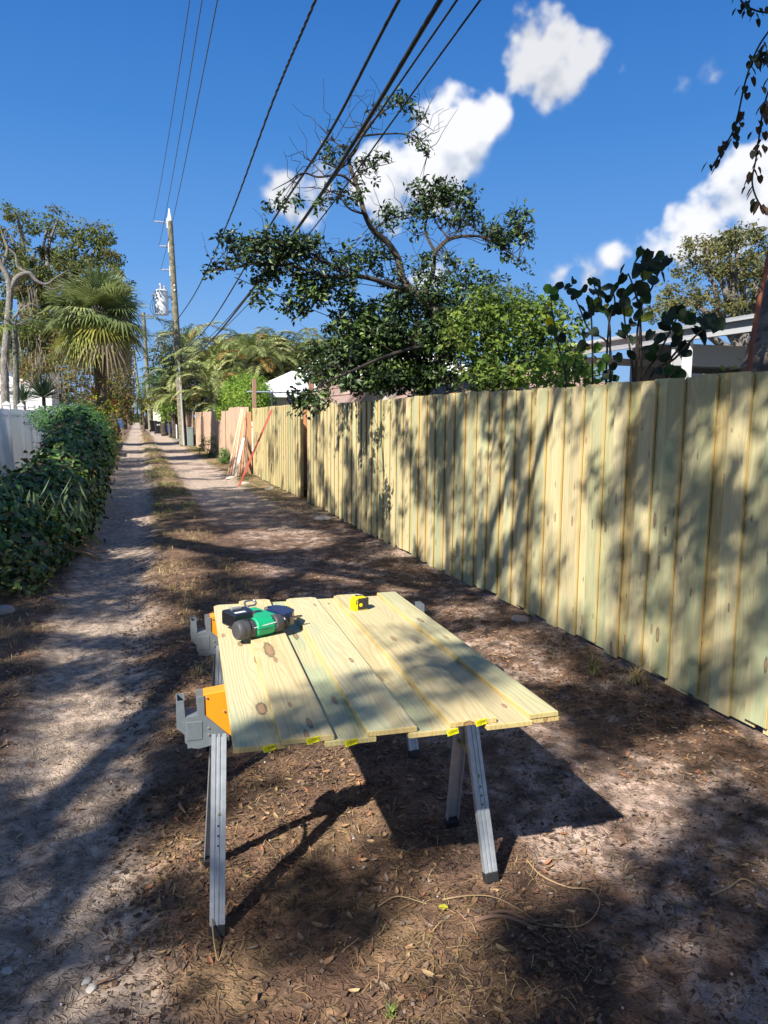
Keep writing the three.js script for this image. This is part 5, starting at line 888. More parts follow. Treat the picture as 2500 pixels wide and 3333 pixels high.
{ // large round leaves on upright stems, just behind the fence
  rnd = mulberry(91);
  const C3 = (x, y) => [1600 + x / 1.8433, 700 + y / 1.8433], X = 3.62, P = (x, y, dx = 0) => onX(...C3(x, y), X + dx);
  const dark = [0.014, 0.03, 0.011], mid = [0.028, 0.07, 0.018], bright = [0.13, 0.27, 0.035], yel = [0.72, 0.5, 0.012], yg = [0.2, 0.24, 0.03];
  const plant = (label, stems, leaves) => {
    const t = thing('large_leaf_plant', label, 'plant', [0, 0, 0]), wood = [];
    stems.forEach((s) => { const pts = s.map(([x, y]) => P(x, y)), b = pts[0].clone(); b.y = 0; b.x += 0.1; const c = curve([b, ...pts], 24); wood.push(tube(c, taper(25, 0.011, 0.005), 6)); });
    part('stems', merge(wood), bark([0.17, 0.13, 0.11]), t);
    leaves.forEach(([x, y, c = rnd() < 0.22 ? mid : dark, k = 1]) => { const b = new Leaves(), p = P(x, y, R(-0.12, 0.12)), a = R(0, 6.28), L = 0.092 * k * R(0.85, 1.15), dn = V(Math.cos(a) * 0.55, R(-0.85, -0.25), Math.sin(a) * 0.55).normalize(), f = c === yel ? V(-0.4, 0.3, 0.9) : V(-0.5 + R(-0.7, 0.7), R(0.0, 0.8), 0.75 + R(-0.6, 0.6)), n = f.addScaledVector(dn, -f.dot(dn)).normalize(), s0 = new THREE.Vector3().crossVectors(dn, n); b.leaf([p.x - dn.x * L * 0.5, p.y - dn.y * L * 0.5, p.z - dn.z * L * 0.5], dn.toArray(), s0.toArray(), n.toArray(), L * R(0.9, 1.15), L * R(0.75, 0.98), shade(c, 0.25), rnd() < 0.6 ? 1 : 2); part('leaf', b.geo(), c === dark ? dullLeaf : thinLeaf, t); });
  };
  plant('slender plant with a bright yellow leaf halfway up its stem', [[[445, 970], [400, 780], [375, 640], [352, 480]]], [[340, 445, bright], [375, 455, bright], [322, 560, yg], [350, 650, yel, 1.1], [380, 490, mid], [345, 540, yel, 0.5], [420, 740, dark], [360, 690, mid], [430, 860, bright], [300, 850, bright, 0.8]]);
  plant('leafy plant with leaning stems between the yellow leaf and the tallest stem', [[[715, 960], [705, 780], [580, 680], [530, 560], [480, 440]], [[710, 900], [705, 640], [660, 540], [615, 420]], [[600, 640], [575, 480]], [[705, 650], [740, 520], [720, 440]]], [[490, 395], [410, 425], [460, 430], [540, 460], [520, 470], [610, 380], [630, 410], [650, 450], [700, 430], [730, 470], [560, 440], [600, 400, mid], [670, 570, mid, 1.1], [600, 580], [720, 580, mid, 1.1], [640, 520, yg], [620, 705], [560, 720], [500, 480], [545, 560], [545, 785], [580, 800, yel, 0.5], [635, 795, bright, 1.1], [690, 860, bright], [660, 910, bright], [700, 500], [660, 480], [740, 440], [480, 460], [640, 560], [690, 545, yel, 0.5], [600, 540], [740, 980], [690, 960], [570, 610], [610, 460], [590, 520]]);
  plant('tallest dark plant reaching above the patio roof', [[[855, 985], [875, 860], [895, 640], [905, 400], [905, 240]], [[895, 560], [960, 440], [1010, 330]], [[890, 600], [850, 430], [820, 350]], [[850, 980], [830, 800], [800, 640], [790, 500]]], [[890, 225, mid], [940, 245], [865, 270], [930, 290], [1000, 260, mid], [1050, 280], [1010, 245, mid], [785, 325], [860, 350], [880, 320], [785, 380], [930, 360, yg, 1.2], [985, 330], [1020, 310], [970, 390], [1030, 375, dark, 1.2], [830, 450, mid, 1.2], [780, 470], [860, 490], [900, 480], [815, 580, yg, 1.3], [935, 610, yg, 1.1], [880, 540], [840, 650], [800, 680], [780, 720], [850, 750], [880, 430], [800, 520], [910, 440], [760, 560], [880, 600], [990, 300], [945, 310], [905, 320], [870, 400], [930, 500], [820, 560], [860, 830], [840, 840], [730, 910], [760, 860]]);
  plant('dark arching plant whose leaves cross the patio beam', [[[900, 990], [985, 860], [1060, 720], [1130, 580]], [[950, 975], [1100, 860], [1230, 720], [1330, 650]], [[1060, 900], [1120, 800], [1150, 690]]], [[1060, 650], [1040, 620], [1100, 590], [1150, 600], [1200, 630], [1110, 680], [1120, 695, yg, 0.8], [1290, 650], [1340, 640], [1370, 660, dark, 1.2], [1240, 690], [1260, 730, dark, 1.2], [1100, 770], [1150, 790, dark, 1.2], [1170, 830, dark, 1.1], [1090, 870], [1040, 860], [1060, 930], [1110, 950], [980, 800], [960, 850], [920, 800], [1080, 585], [1060, 620], [1130, 570], [1310, 620], [1250, 640], [1350, 665], [1040, 660], [1010, 740], [950, 720], [1080, 940], [1000, 940], [1130, 960], [1190, 640], [1230, 700], [1110, 740]]);
  const b = new Leaves(); // small sprig beside the trunk
  const t = thing('fence_sprig', 'little pale sprig reaching over the fence top beside the grey trunk', 'sprig', [0, 0, 0]), s = [[1545, 905], [1480, 920], [1430, 925]].map(([x, y]) => P(x, y)); part('twig', tube(s, 0.005, 5), stemMat, t);
  for (const [x, y] of [[1430, 925], [1415, 905], [1425, 940], [1405, 935], [1440, 900], [1498, 880]]) { const p = P(x, y); b.random([p.x, p.y, p.z], [0, 0.6, 0.5], 0.8, 0.06, 0.03, [0.3, 0.36, 0.05], 0); } stuffPart('leaves', b.geo(), thinLeaf, t);
}
{ // big trunk at the right edge, with hanging strands
  rnd = mulberry(72);
  const t = thing('grey_trunk_tree', 'big grey barked tree behind the fence with leafy strands hanging down', 'tree', [0, 0, 0]), wood = [], base = atDepth(2590, 1400, 4.95).setY(0);
  const p = curve([base, atDepth(2590, 1250, 4.95), atDepth(2602, 1180, 4.95), atDepth(2652, 950, 4.95), atDepth(2740, 700, 4.95), atDepth(2850, 300, 5), V(5.2, 6.4, -3.6)], 30); wood.push(tube(p, taper(31, 0.4, 0.22), 22));
  const buf = new Leaves(), blobs = [[6.2, 7.2, -3.2, 1.6, 1.0, 1.6, 40], [7.2, 6.4, -2.4, 1.4, 1.0, 1.4, 30], [5.9, 6.6, -1.6, 1.4, 0.9, 1.4, 30]];
  foliage(buf, blobs, { k: 18, cr: 0.25, L: 0.09, wr: 0.5, cols: [[0.03, 0.055, 0.015], [0.045, 0.075, 0.02]] });
  blobs.forEach((b) => limb(wood, V(5.2, 6.3, -3.6), V(b[0], b[1], b[2]), 0.14, 0.03, 0.2));
  part('trunk', merge(wood), trunkBark, t); stuffPart('crown', buf.geo(), glossLeaf, t);
  const strand = (list, cols, n, L) => { const pts = curve(list.map(([x, y]) => atDepth(x, y, 4.0)), 40), b = new Leaves(); const g = part('hanging_strand', tube(pts, 0.005, 5), darkBark, t); for (let k = 0; k < n; k++) { const q = pts[Math.floor(R(2, 40))].clone().add(V(R(-0.03, 0.03), R(-0.03, 0.03), R(-0.03, 0.03))), a = R(0, 6.28); b.leaf([q.x, q.y, q.z], [Math.cos(a) * 0.5, -0.85, Math.sin(a) * 0.5], [-Math.sin(a), 0, Math.cos(a)], [Math.cos(a) * 0.8, 0.5, Math.sin(a) * 0.8], L * R(0.7, 1.2), L * 0.6, shade(pick(cols), 0.3), 1); } stuffPart('strand_leaves', b.geo(), dullLeaf, g); };
  const topA = [[2760, -300], [2640, -160]];
  strand([...topA, [2530, 60], [2470, 150], [2440, 220], [2420, 290], [2403, 370], [2385, 430], [2350, 490], [2318, 545]], [[0.02, 0.03, 0.012], [0.05, 0.03, 0.02]], 46, 0.055);
  strand([...topA, [2560, 180], [2500, 300], [2480, 380], [2470, 450], [2460, 520], [2448, 590], [2460, 640], [2495, 700]], [[0.2, 0.12, 0.06], [0.1, 0.05, 0.03], [0.3, 0.22, 0.1], [0.02, 0.03, 0.012]], 50, 0.06);
  strand([...topA, [2560, 20], [2490, 40], [2430, 20], [2410, 0]], [[0.015, 0.028, 0.012]], 40, 0.05);
  strand([...topA, [2580, 120], [2520, 170], [2490, 190], [2450, 200]], [[0.015, 0.028, 0.012]], 30, 0.06);
  // rust coloured stem of a climber against the trunk
  const v = [[2446, 1132], [2460, 1050], [2475, 960], [2490, 900], [2505, 820], [2530, 700], [2600, 500]].map(([x, y]) => atDepth(x, y, 4.45)); single('climber_stem', tube(curve([V(v[0].x + 0.02, 0, v[0].z), ...v], 30), taper(31, 0.017, 0.012), 7), std([0.26, 0.085, 0.045], 0.8), 'rust coloured climber stem rising against the grey trunk', 'stem');
}
const zBlobs = (list, z, depth) => list.map(([x, y, rx, ry, n]) => { const c = onZ(x, y, z), s = Math.abs(z) / FOCAL / 0.94; return [c.x, c.y, c.z + R(-1, 1) * depth * 0.5, rx * s, ry * s, Math.max(depth, rx * s * 0.7), n]; });
{ // live oak far right
  rnd = mulberry(33);
  const z = -17; const cols = [[0.13, 0.135, 0.045], [0.17, 0.165, 0.05], [0.1, 0.115, 0.04], [0.2, 0.185, 0.055]];
  const b = zBlobs([[2300, 800, 70, 45, 26], [2350, 850, 70, 40, 26], [2280, 880, 60, 40, 20], [2440, 770, 60, 35, 22], [2480, 860, 70, 50, 26], [2390, 930, 70, 45, 24], [2230, 960, 75, 40, 26], [2170, 1010, 50, 35, 18], [2300, 1010, 80, 40, 26], [2420, 1010, 80, 40, 26], [2580, 900, 120, 150, 60], [2520, 780, 80, 50, 30], [2360, 790, 40, 25, 10]], z, 1.1);
  const q = onZ(2420, 1200, z); tree('live_oak', 'sunlit olive green live oak rising behind the patio roof', [q.x, 0, z], [q.x - 0.2, 4.4, z], 0.3, b, { k: 34, cr: 0.24, L: 0.1, wr: 0.55, cols, twigs: 10 }, thinLeaf, greyBark);
}
{ // background trees right of the twisted tree, below the sky
  rnd = mulberry(34);
  const b = zBlobs([[1640, 970, 80, 50, 30], [1560, 960, 60, 40, 20], [1700, 1010, 60, 40, 20], [1600, 1040, 100, 60, 30]], -26, 1.3), q = onZ(1620, 1200, -26);
  tree('background_tree', 'dark round topped tree peeping out behind the bright bush', [q.x, 0, -26], [q.x, 3.6, -26], 0.25, b, { k: 20, cr: 0.35, L: 0.14, wr: 0.55, cols: [[0.06, 0.09, 0.025], [0.08, 0.11, 0.03]] }, thinLeaf, darkBark);
  const t = onZ(1830, 1010, -13), o = thing('fan_palm', 'small fan palm with spiky fronds behind the large leaved plants', 'palm', [t.x, 0, -13]), buf = new Leaves();
  part('trunk', tube([V(0, 0, 0), V(0.05, 1.9, 0)], [0.13, 0.11], 8), palmBark, o);
  for (let k = 0; k < 16; k++) { const a = k * 0.8 + R(-0.2, 0.2), e = R(-0.1, 1.1), d = V(Math.cos(a) * Math.cos(e), Math.sin(e), Math.sin(a) * Math.cos(e)); fan(buf, V(0.05, 1.9, 0).addScaledVector(d, 0.55), d, 0.75, pick([[0.08, 0.15, 0.04], [0.11, 0.19, 0.05]]), 26, 0.1); }
  stuffPart('fronds', buf.geo(), dullLeaf, o);
}
{ // feather palms behind the older fence
  rnd = mulberry(44);
  const cols = [[0.2, 0.25, 0.065], [0.26, 0.31, 0.1], [0.15, 0.2, 0.05], [0.32, 0.34, 0.13]], base = { stems: 7, clump: 0.9, lean: 1.0, h: 3.4, r: 0.06, fronds: 11, L: 2.4, leaf: 0.55, cols, wood: bark([0.3, 0.32, 0.18]) };
  const spots = [[700, -46, 1.35, 'feather palm clump farthest back beside the utility pole'], [770, -40, 1.1, 'feather palm clump behind the yellow green creeper'], [850, -40, 1.15, 'pale topped feather palm clump behind the white roof corner'], [930, -40, 1.1, 'feather palm clump with an orange dead frond beside the roof corner'], [1000, -40.5, 1.15, 'feather palm clump with curling fronds left of the twisted tree'], [1080, -40, 1.15, 'feather palm clump seen through the branches of the twisted tree'], [1180, -40, 1.25, 'feather palm clump behind the middle of the white roof'], [1270, -40, 1.3, 'feather palm clump behind the crown of the twisted tree'], [640, -52, 1.2, 'yellowing feather palm right behind the utility pole'], [735, -38, 1.0, 'low feather palm filling the gap left of the creeper'], [895, -40.5, 1.15, 'low feather palm close beside the pale topped clump'], [1040, -40, 1.2, 'low feather palm beside the curling fronds']];
  for (const [px, z, k, l] of spots) { const p = onZ(px, 1250, z); featherPalm('feather_palm', l, [p.x, 0, z], { ...base, h: base.h * k * 1.12, L: base.L * k * 1.05 }, 'feather palms behind the fence'); }
  // dense dark growth at their feet
  const b = []; for (let px = 590; px < 1240; px += 50) { b.push([px, 1215 + R(-25, 15), 46, 50, 16]); b.push([px + 20, 1300, 44, 50, 16]); }
  mound('palm_undergrowth', 'dark green undergrowth massed below the feather palms', zBlobs(b.map(([x, y, rx, ry]) => [x, y, rx, ry, 0]), -43, 0.7), 15000, 0.2, [[0.04, 0.08, 0.02], [0.06, 0.11, 0.025], [0.09, 0.13, 0.03]], dullLeaf, 0, 'shrub', { wr: 0.5 });
}
{ // cabbage palm on the left
  rnd = mulberry(52);
  const z = -27, c = onZ(316, 1005, z), t = thing('cabbage_palm', 'cabbage palm with a big round head of fan leaves and a vine covered trunk', 'palm', [c.x, 0, z]), buf = new Leaves(), wood = [], H = c.y - 0.35;
  wood.push(tube([V(0.05, 0, 0), V(0.02, H * 0.5, 0), V(0, H, 0)], [0.22, 0.19, 0.2], 12));
  for (let k = 0; k < 74; k++) {
    const a = k * 2.4 + R(-0.2, 0.2), f = k / 74, e = mix(1.45, -1.0, Math.pow(f, 0.85)) + R(-0.28, 0.28), d = V(Math.cos(a) * Math.cos(e), Math.sin(e), Math.sin(a) * Math.cos(e)), dead = f > 0.84, hub = V(0, H + 0.1, 0).addScaledVector(d, R(0.75, 1.05)).add(V(0, -0.06 * (1 - e), 0));
    const col = dead ? pick([[0.3, 0.22, 0.13], [0.36, 0.3, 0.2]]) : f > 0.62 ? pick([[0.3, 0.3, 0.06], [0.26, 0.29, 0.07], [0.36, 0.32, 0.06]]) : pick([[0.2, 0.255, 0.085], [0.25, 0.295, 0.11], [0.15, 0.205, 0.06]]);
    wood.push(tube([V(0, H, 0), hub], [0.02, 0.012], 4)); const dd = d.clone().add(V(R(-0.25, 0.25), 0, R(-0.25, 0.25))); dd.y -= e > 0.4 ? 0.1 : 0.35; dd.normalize(); fan(buf, hub, dd, R(0.85, 1.15), col, 34, dead ? 0.7 : e > 0.4 ? 0.18 : 0.36);
  }
  part('trunk', merge(wood), palmBark, t); stuffPart('fronds', buf.geo(), thinLeaf, t);
  const fl = []; for (let k = 0; k < 2; k++) { const q = k ? V(0.75, H - 0.05, 0.7) : V(-0.62, H + 0.0, 0.95); for (let i = 0; i < 110; i++) { const s = ball(); fl.push(tube([q, q.clone().add(V(s[0] * 0.38, s[1] * 0.34 - 0.1, s[2] * 0.3))], 0.008, 3, false)); } } part('seed_heads', merge(fl), std([0.34, 0.27, 0.22], 0.95), t);
  const vb = new Leaves(); foliage(vb, [[0, 0.9, 0.1, 0.5, 1.0, 0.5, 40], [0.1, 2.1, 0.1, 0.38, 0.8, 0.4, 24], [-0.5, 0.7, 0.3, 0.6, 0.6, 0.6, 24]], { k: 16, cr: 0.2, L: 0.13, wr: 0.7, cols: [[0.26, 0.27, 0.03], [0.34, 0.28, 0.03], [0.15, 0.2, 0.03], [0.28, 0.12, 0.03]] }); stuffPart('trunk_vine', vb.geo(), thinLeaf, t);
}
{ // oak behind the palm, grey limbs at the left edge, red brown vines
  rnd = mulberry(57);
  const cols = [[0.13, 0.16, 0.038], [0.165, 0.19, 0.045], [0.1, 0.125, 0.03], [0.15, 0.165, 0.04], [0.14, 0.12, 0.035]];
  const z = -40;
  const b = zBlobs([[60, 710, 40, 16, 6], [150, 740, 45, 20, 7], [185, 705, 26, 22, 6], [270, 760, 40, 16, 7], [330, 765, 32, 14, 6], [110, 830, 60, 30, 12], [220, 830, 60, 30, 14], [290, 810, 45, 28, 12], [350, 830, 30, 36, 10], [60, 900, 70, 55, 34], [150, 930, 80, 60, 46], [100, 1050, 110, 80, 80], [60, 1140, 90, 70, 60], [150, 1140, 80, 60, 44], [340, 900, 50, 60, 20], [240, 900, 80, 60, 30], [30, 760, 40, 50, 12], [380, 980, 40, 80, 20]], z, 1.6);
  const q = onZ(90, 1200, z); tree('spreading_oak', 'spreading oak with olive and rusty leaves behind the cabbage palm', [q.x, 0, z], [q.x + 0.4, 4.6, z], 0.42, b, { k: 60, cr: 0.4, L: 0.16, wr: 0.55, cols, twigs: 9 }, thinLeaf, greyBark);
  const zz = -25, t = thing('bare_grey_tree', 'gnarled pale grey mostly bare tree at the left of the palm', 'tree', [0, 0, 0]), wood = [];
  const L = (list, r0, r1) => { const p = curve(list.map(([x, y, d = 0]) => onZ(x, y, zz + d)), list.length * 5); wood.push(tube(p, taper(p.length, r0, r1), 8)); return p; };
  const f = onZ(20, 1330, zz); { const p = curve([V(f.x, 0, zz), onZ(15, 1200, zz), onZ(25, 1050, zz), onZ(30, 920, zz), onZ(0, 850, zz), onZ(-30, 760, zz)], 24); wood.push(tube(p, taper(25, 0.13, 0.06), 10)); }
  L([[28, 950], [60, 900], [95, 890], [120, 915], [150, 925], [180, 905], [220, 880]], 0.09, 0.012); L([[95, 890], [60, 870], [50, 830], [20, 800], [15, 760], [45, 740], [75, 790]], 0.05, 0.006); L([[10, 860], [25, 810], [10, 770], [0, 730]], 0.06, 0.012); L([[120, 915], [170, 940], [210, 925]], 0.03, 0.008); L([[30, 920], [15, 880], [-20, 870]], 0.07, 0.03); L([[20, 1060], [70, 1010], [100, 990], [130, 1000]], 0.05, 0.01);
  part('trunk', merge(wood), bark([0.42, 0.39, 0.35]), t);
  const mb = new Leaves(); for (let k = 0; k < 200; k++) { const [x, y] = pick([[110, 1120], [125, 1170], [190, 1250], [60, 1130], [100, 960], [20, 1180], [170, 1220]]), p = onZ(x + R(-22, 22), y + R(-40, 40), zz + R(-0.8, 0.8)); mb.leaf([p.x, p.y, p.z], [R(-0.15, 0.15), -1, R(-0.15, 0.15)], [1, 0, 0], [0, 0, 1], R(0.18, 0.5), 0.02, shade([0.22, 0.19, 0.15], 0.35), 0); } stuffPart('hanging_moss', mb.geo(), dullLeaf, t);
  // red brown creeper mass
  const vines = [[0.18, 0.095, 0.045], [0.2, 0.12, 0.05], [0.13, 0.15, 0.035], [0.22, 0.15, 0.05], [0.10, 0.14, 0.03], [0.15, 0.19, 0.035], [0.12, 0.13, 0.035]];
  mound('red_creeper', 'red brown creeper covering the trees below the cabbage palm', zBlobs([[110, 1215, 50, 50, 0], [200, 1190, 60, 70, 0], [260, 1230, 60, 80, 0], [350, 1200, 60, 90, 0], [390, 1130, 35, 90, 0], [170, 1260, 50, 60, 0], [300, 1290, 70, 60, 0], [225, 1130, 50, 50, 0], [400, 1260, 35, 70, 0]], -33, 0.9), 17000, 0.13, vines, thinLeaf, 0, 'creeper', { wr: 0.65, spread: 1.0 });
  // papaya at the left edge
  const pz = -20, pt = onZ(48, 1060, pz), pp = thing('papaya_tree', 'papaya tree with broad cut leaves above the vinyl fence', 'tree', [pt.x, 0, pz]), pb = new Leaves(), pw = [tube([V(-0.1, 0, 0), V(0, pt.y, 0)], [0.09, 0.06], 8)];
  for (let k = 0; k < 16; k++) { const a = k * 2.4, e = R(-0.25, 0.6), d = V(Math.cos(a) * Math.cos(e), Math.sin(e), Math.sin(a) * Math.cos(e)), h = V(0, pt.y, 0).addScaledVector(d, R(0.45, 0.75)); pw.push(tube([V(0, pt.y, 0), h], 0.012, 4)); fan(pb, h, V(d.x, d.y - 0.5, d.z).normalize(), R(0.3, 0.42), pick([[0.1, 0.2, 0.035], [0.14, 0.25, 0.05], [0.3, 0.32, 0.05]]), 13, 0.25); }
  part('trunk', merge(pw), bark([0.3, 0.3, 0.25]), pp); stuffPart('leaves', pb.geo(), thinLeaf, pp);
}
{ // far end of the alley, both sides
  rnd = mulberry(59);
  const mk = (label, px, z, list, cols, group) => { const q = onZ(px, 1340, z); tree('distant_tree', label, [q.x, 0, z], [q.x, 3.2, z], 0.28, zBlobs(list, z, 2), { k: 20, cr: 0.6, L: 0.26, wr: 0.55, cols, twigs: 2 }, thinLeaf, darkBark, group); };
  const gr = [[0.08, 0.12, 0.03], [0.1, 0.145, 0.035], [0.06, 0.09, 0.025]], rust = [[0.16, 0.11, 0.045], [0.13, 0.12, 0.04], [0.2, 0.14, 0.06]], pal = [[0.13, 0.18, 0.05], [0.17, 0.21, 0.06], [0.1, 0.14, 0.04]];
  mk('rusty leaved tree past the red creeper on the hedge side', 375, -74, [[385, 1180, 45, 90, 40], [365, 1100, 40, 80, 34], [400, 1280, 26, 60, 22], [360, 1260, 40, 70, 26], [395, 1080, 28, 50, 14]], [...rust, ...gr]);
  mk('brownish tree leaning in at the alley end, hedge side', 405, -90, [[405, 1310, 24, 48, 26], [385, 1340, 26, 30, 18], [418, 1340, 16, 40, 16], [395, 1270, 22, 36, 14]], rust);
  mk('yellow green shrubby tree by the solitary blue bin', 385, -100, [[395, 1330, 14, 25, 14], [370, 1350, 24, 24, 16], [410, 1355, 16, 22, 12]], [[0.32, 0.28, 0.03], [0.16, 0.19, 0.04]]);
  mk('tree closing the view at the alley end, hedge side of the gap', 425, -130, [[425, 1350, 12, 26, 18], [415, 1325, 13, 22, 12], [433, 1362, 8, 16, 8]], [...gr, ...rust]);
  mk('tree closing the view at the alley end, pole side of the gap', 462, -130, [[462, 1345, 13, 28, 18], [474, 1310, 14, 34, 18], [455, 1365, 8, 14, 8]], gr);
  mk('dark hedge tree across the far end of the alley', 447, -175, [[440, 1362, 9, 12, 16], [452, 1358, 9, 12, 16], [446, 1372, 9, 8, 12]], gr);
  mk('tall grey green tree behind the slim pale pole', 545, -78, [[560, 1110, 55, 45, 36], [530, 1150, 45, 50, 34], [590, 1150, 45, 45, 28], [520, 1210, 40, 50, 28], [575, 1210, 50, 50, 30], [620, 1120, 40, 40, 20]], [...gr, [0.15, 0.13, 0.05]]);
  mk('light green palm like tree left of the slim pale pole', 478, -92, [[478, 1250, 26, 40, 24], [468, 1290, 24, 36, 20], [488, 1320, 24, 36, 20], [480, 1345, 26, 24, 16]], pal);
  mk('yellow green tree between the slim pole and the transformer pole', 535, -62, [[530, 1270, 40, 55, 34], [555, 1310, 34, 40, 24], [515, 1310, 26, 40, 18], [560, 1240, 30, 40, 18]], [...pal, [0.22, 0.22, 0.04]]);
  mk('green shrubby tree hanging over the dark board fence', 570, -55, [[565, 1320, 26, 26, 20], [580, 1300, 22, 30, 16], [548, 1345, 22, 18, 12]], [[0.11, 0.2, 0.03], [0.15, 0.25, 0.04]]);
  featherPalm('feather_palm', 'spiky dark feather palm between the utility poles', [onZ(552, 1250, -56).x, 0, -56], { stems: 2, clump: 0.4, lean: 0.4, h: 4.2, r: 0.08, fronds: 13, L: 2.8, leaf: 0.7, cols: [[0.05, 0.1, 0.03], [0.08, 0.13, 0.035]], wood: palmBark }, 'feather palms behind the fence');
  featherPalm('feather_palm', 'silvery feather palm left of the slim pale pole', [onZ(470, 1250, -80).x, 0, -80], { stems: 1, clump: 0.2, lean: 0.2, h: 4.0, r: 0.1, fronds: 15, L: 2.6, leaf: 0.7, cols: [[0.2, 0.24, 0.15], [0.16, 0.2, 0.1]], wood: palmBark }, 'feather palms behind the fence');
  // wood closing the horizon
  const b = []; for (let x = -95; x < 110; x += 4.4) { if (Math.abs(x + 0.2) < 3) continue; const zf = -150 - 20 * hash2(Math.round(x), 3), h = 5 + 4 * hash2(Math.round(x), 9); b.push([x, h * 0.5, zf, 3.4, h * 0.6, 3, 20]); }
  const wbuf = new Leaves(); foliage(wbuf, b, { n: 20, k: 14, cr: 1.3, L: 0.8, wr: 0.6, cols: gr }); const w = part('far_wood', wbuf.geo(), dullLeaf, scene); w.userData = { kind: 'stuff', label: 'far off wood along the horizon beyond the alley', category: 'trees' };
  const yb = []; for (let k = 0; k < 26; k++) { const z = -22 - 4.5 * k; yb.push([8 + 14 * hash2(k, 5) + Math.max(0, -z - 40) * 0.1, 2, z - 18, 2.2, 2.6, 2, 22]); }
  const ybuf = new Leaves(); foliage(ybuf, yb, { n: 20, k: 14, cr: 0.8, L: 0.4, wr: 0.55, cols: [...gr, ...pal] }); const yw = part('yard_thicket', ybuf.geo(), dullLeaf, scene); yw.userData = { kind: 'stuff', label: 'green thicket filling the gardens behind the palms', category: 'shrubs' };
}

// ------------------------------------------------------------------ the oaks beyond the left edge whose leaves dapple the alley
{
  rnd = mulberry(202);
  const k = 2500 / 1659;
  // where the photograph shows sun on the ground or on the boards: [x, y, rx, ry] in a 1659 px wide copy
  const sunny = [[650, 1665, 125, 50], [765, 1800, 120, 55], [590, 1760, 70, 40], [520, 1850, 50, 25], [1200, 1800, 120, 38], [1375, 1680, 85, 50], [1140, 1890, 160, 55], [1330, 1830, 100, 55], [1140, 1590, 75, 45], [470, 2150, 230, 75], [800, 2110, 130, 35], [205, 2135, 60, 42], [640, 2200, 200, 40], [130, 1625, 110, 60], [110, 1690, 90, 26], [205, 1512, 75, 22], [185, 1352, 110, 20], [110, 1412, 65, 16], [400, 1575, 45, 60], [370, 1235, 60, 45], [345, 1335, 60, 32], [425, 1175, 60, 25], [600, 1165, 120, 22], [740, 1245, 80, 14], [1065, 1395, 90, 38], [1165, 1445, 70, 32], [985, 1320, 55, 18], [290, 1120, 50, 7], [335, 1243, 55, 9], [275, 1190, 50, 9], [300, 1290, 45, 8], [380, 1480, 50, 30], [480, 1790, 60, 35], [1420, 2080, 50, 18], [300, 1900, 60, 25], [1010, 1990, 90, 20], [560, 1230, 60, 14], [880, 1270, 70, 12], [900, 1190, 60, 10], [1500, 1600, 60, 30]];
  // the one band of shade across the boards
  const bandTop = [[500, 1585], [538, 1573], [595, 1548], [689, 1533], [754, 1505], [811, 1480], [869, 1451], [936, 1424], [1013, 1397], [1060, 1385]], bandLow = [[500, 1640], [595, 1612], [725, 1590], [790, 1562], [902, 1526], [963, 1494], [1029, 1464], [1080, 1450]];
  const lineAt = (l, x) => { for (let i = 0; i < l.length - 1; i++) if (x >= l[i][0] && x <= l[i + 1][0]) return mix(l[i][1], l[i + 1][1], (x - l[i][0]) / (l[i + 1][0] - l[i][0])); return null; };
  const inBand = (p) => { const x = p[0] / k, y = p[1] / k, t = lineAt(bandTop, x), u = lineAt(bandLow, x); return t !== null && u !== null && y > t && y < u; };
  const hit = (list, p, ex, ey) => { for (const [x, y, rx, ry] of list) { const a = (p[0] / k - x) / (rx + ex), b = (p[1] / k - y) / (ry + ey); if (a * a + b * b < 1) return true; } return false; };
  function wanted(g) {       // g: where a clump's shadow falls on the ground plane
    const tTab = 0.75 / SUN.y, tab = V(g.x + SUN.x * tTab, 0.75, g.z + SUN.z * tTab);
    if (tab.x > 0.0 && tab.x < 1.35 && tab.z > -3.6 && tab.z < -1.6) { const q = toPixel(tab), fx = (q[0] / k - 905) / 60, fy = (q[1] / k - 1362) / 14; return inBand(q) ? 1 : fx * fx + fy * fy < 1 ? 0.3 : 0; }
    if (g.x > FX) { const t = (FX - g.x) / SUN.x, f = V(FX, t * SUN.y, g.z + SUN.z * t); if (f.y > 1.9) return f.z > -6.4 && f.z < -2.5 ? 0.95 : f.z >= -2.5 ? 0.7 : 0.1; const n = fbm2(f.z * 1.1 + f.y * 0.75 + 3, f.y * 0.55 - f.z * 0.2, 3), n2 = noise2(f.z * 3.2 + f.y * 2.0, f.y * 1.3); return f.z < -14 ? 0.3 * sst(0.45, 0.6, n) : sst(0.42, 0.62, n * 0.7 + n2 * 0.3) * 0.85; }
    const p = toPixel(g); if (!p) return 0.7;
    const y = p[1] / k; const dist = Math.hypot(g.x, g.z), e = 0.065 * FOCAL / k / dist; if (hit(sunny, p, e, e * 1.6 / dist)) return 0;
    if (y < 1055) return sst(0.56, 0.68, fbm2(g.z * 0.55, g.x * 0.35 + 8, 3)) * 0.4;
    if (y < 1150) return 0.72;
    return 0.92;
  }
  const clump = (() => { const b = new Leaves(), s = rnd; for (let i = 0; i < 26; i++) { const q = ball(); b.random([q[0] * 0.16, q[1] * 0.13, q[2] * 0.16], [0, 0.7, 0], 0.9, R(0.07, 0.12), R(0.035, 0.055), shade([0.05, 0.085, 0.02], 0.3), 0); } return b.geo(); })();
  const spots = [];
  for (let n = 0; n < 27000; n++) {
    const g = V(R(-3.6, 7.2), 0, R(-30, 3.2)), h = R(5.2, 8.8);
    if (rnd() > wanted(g)) continue;
    const p = g.clone().addScaledVector(SUN, h / SUN.y), px = toPixel(p);
    if (px && px[0] > -260 && px[1] > -600) continue;
    spots.push(p);
  }
  const groups = [[], []]; spots.forEach((p) => groups[p.z > -4.2 ? 0 : 1].push(p));
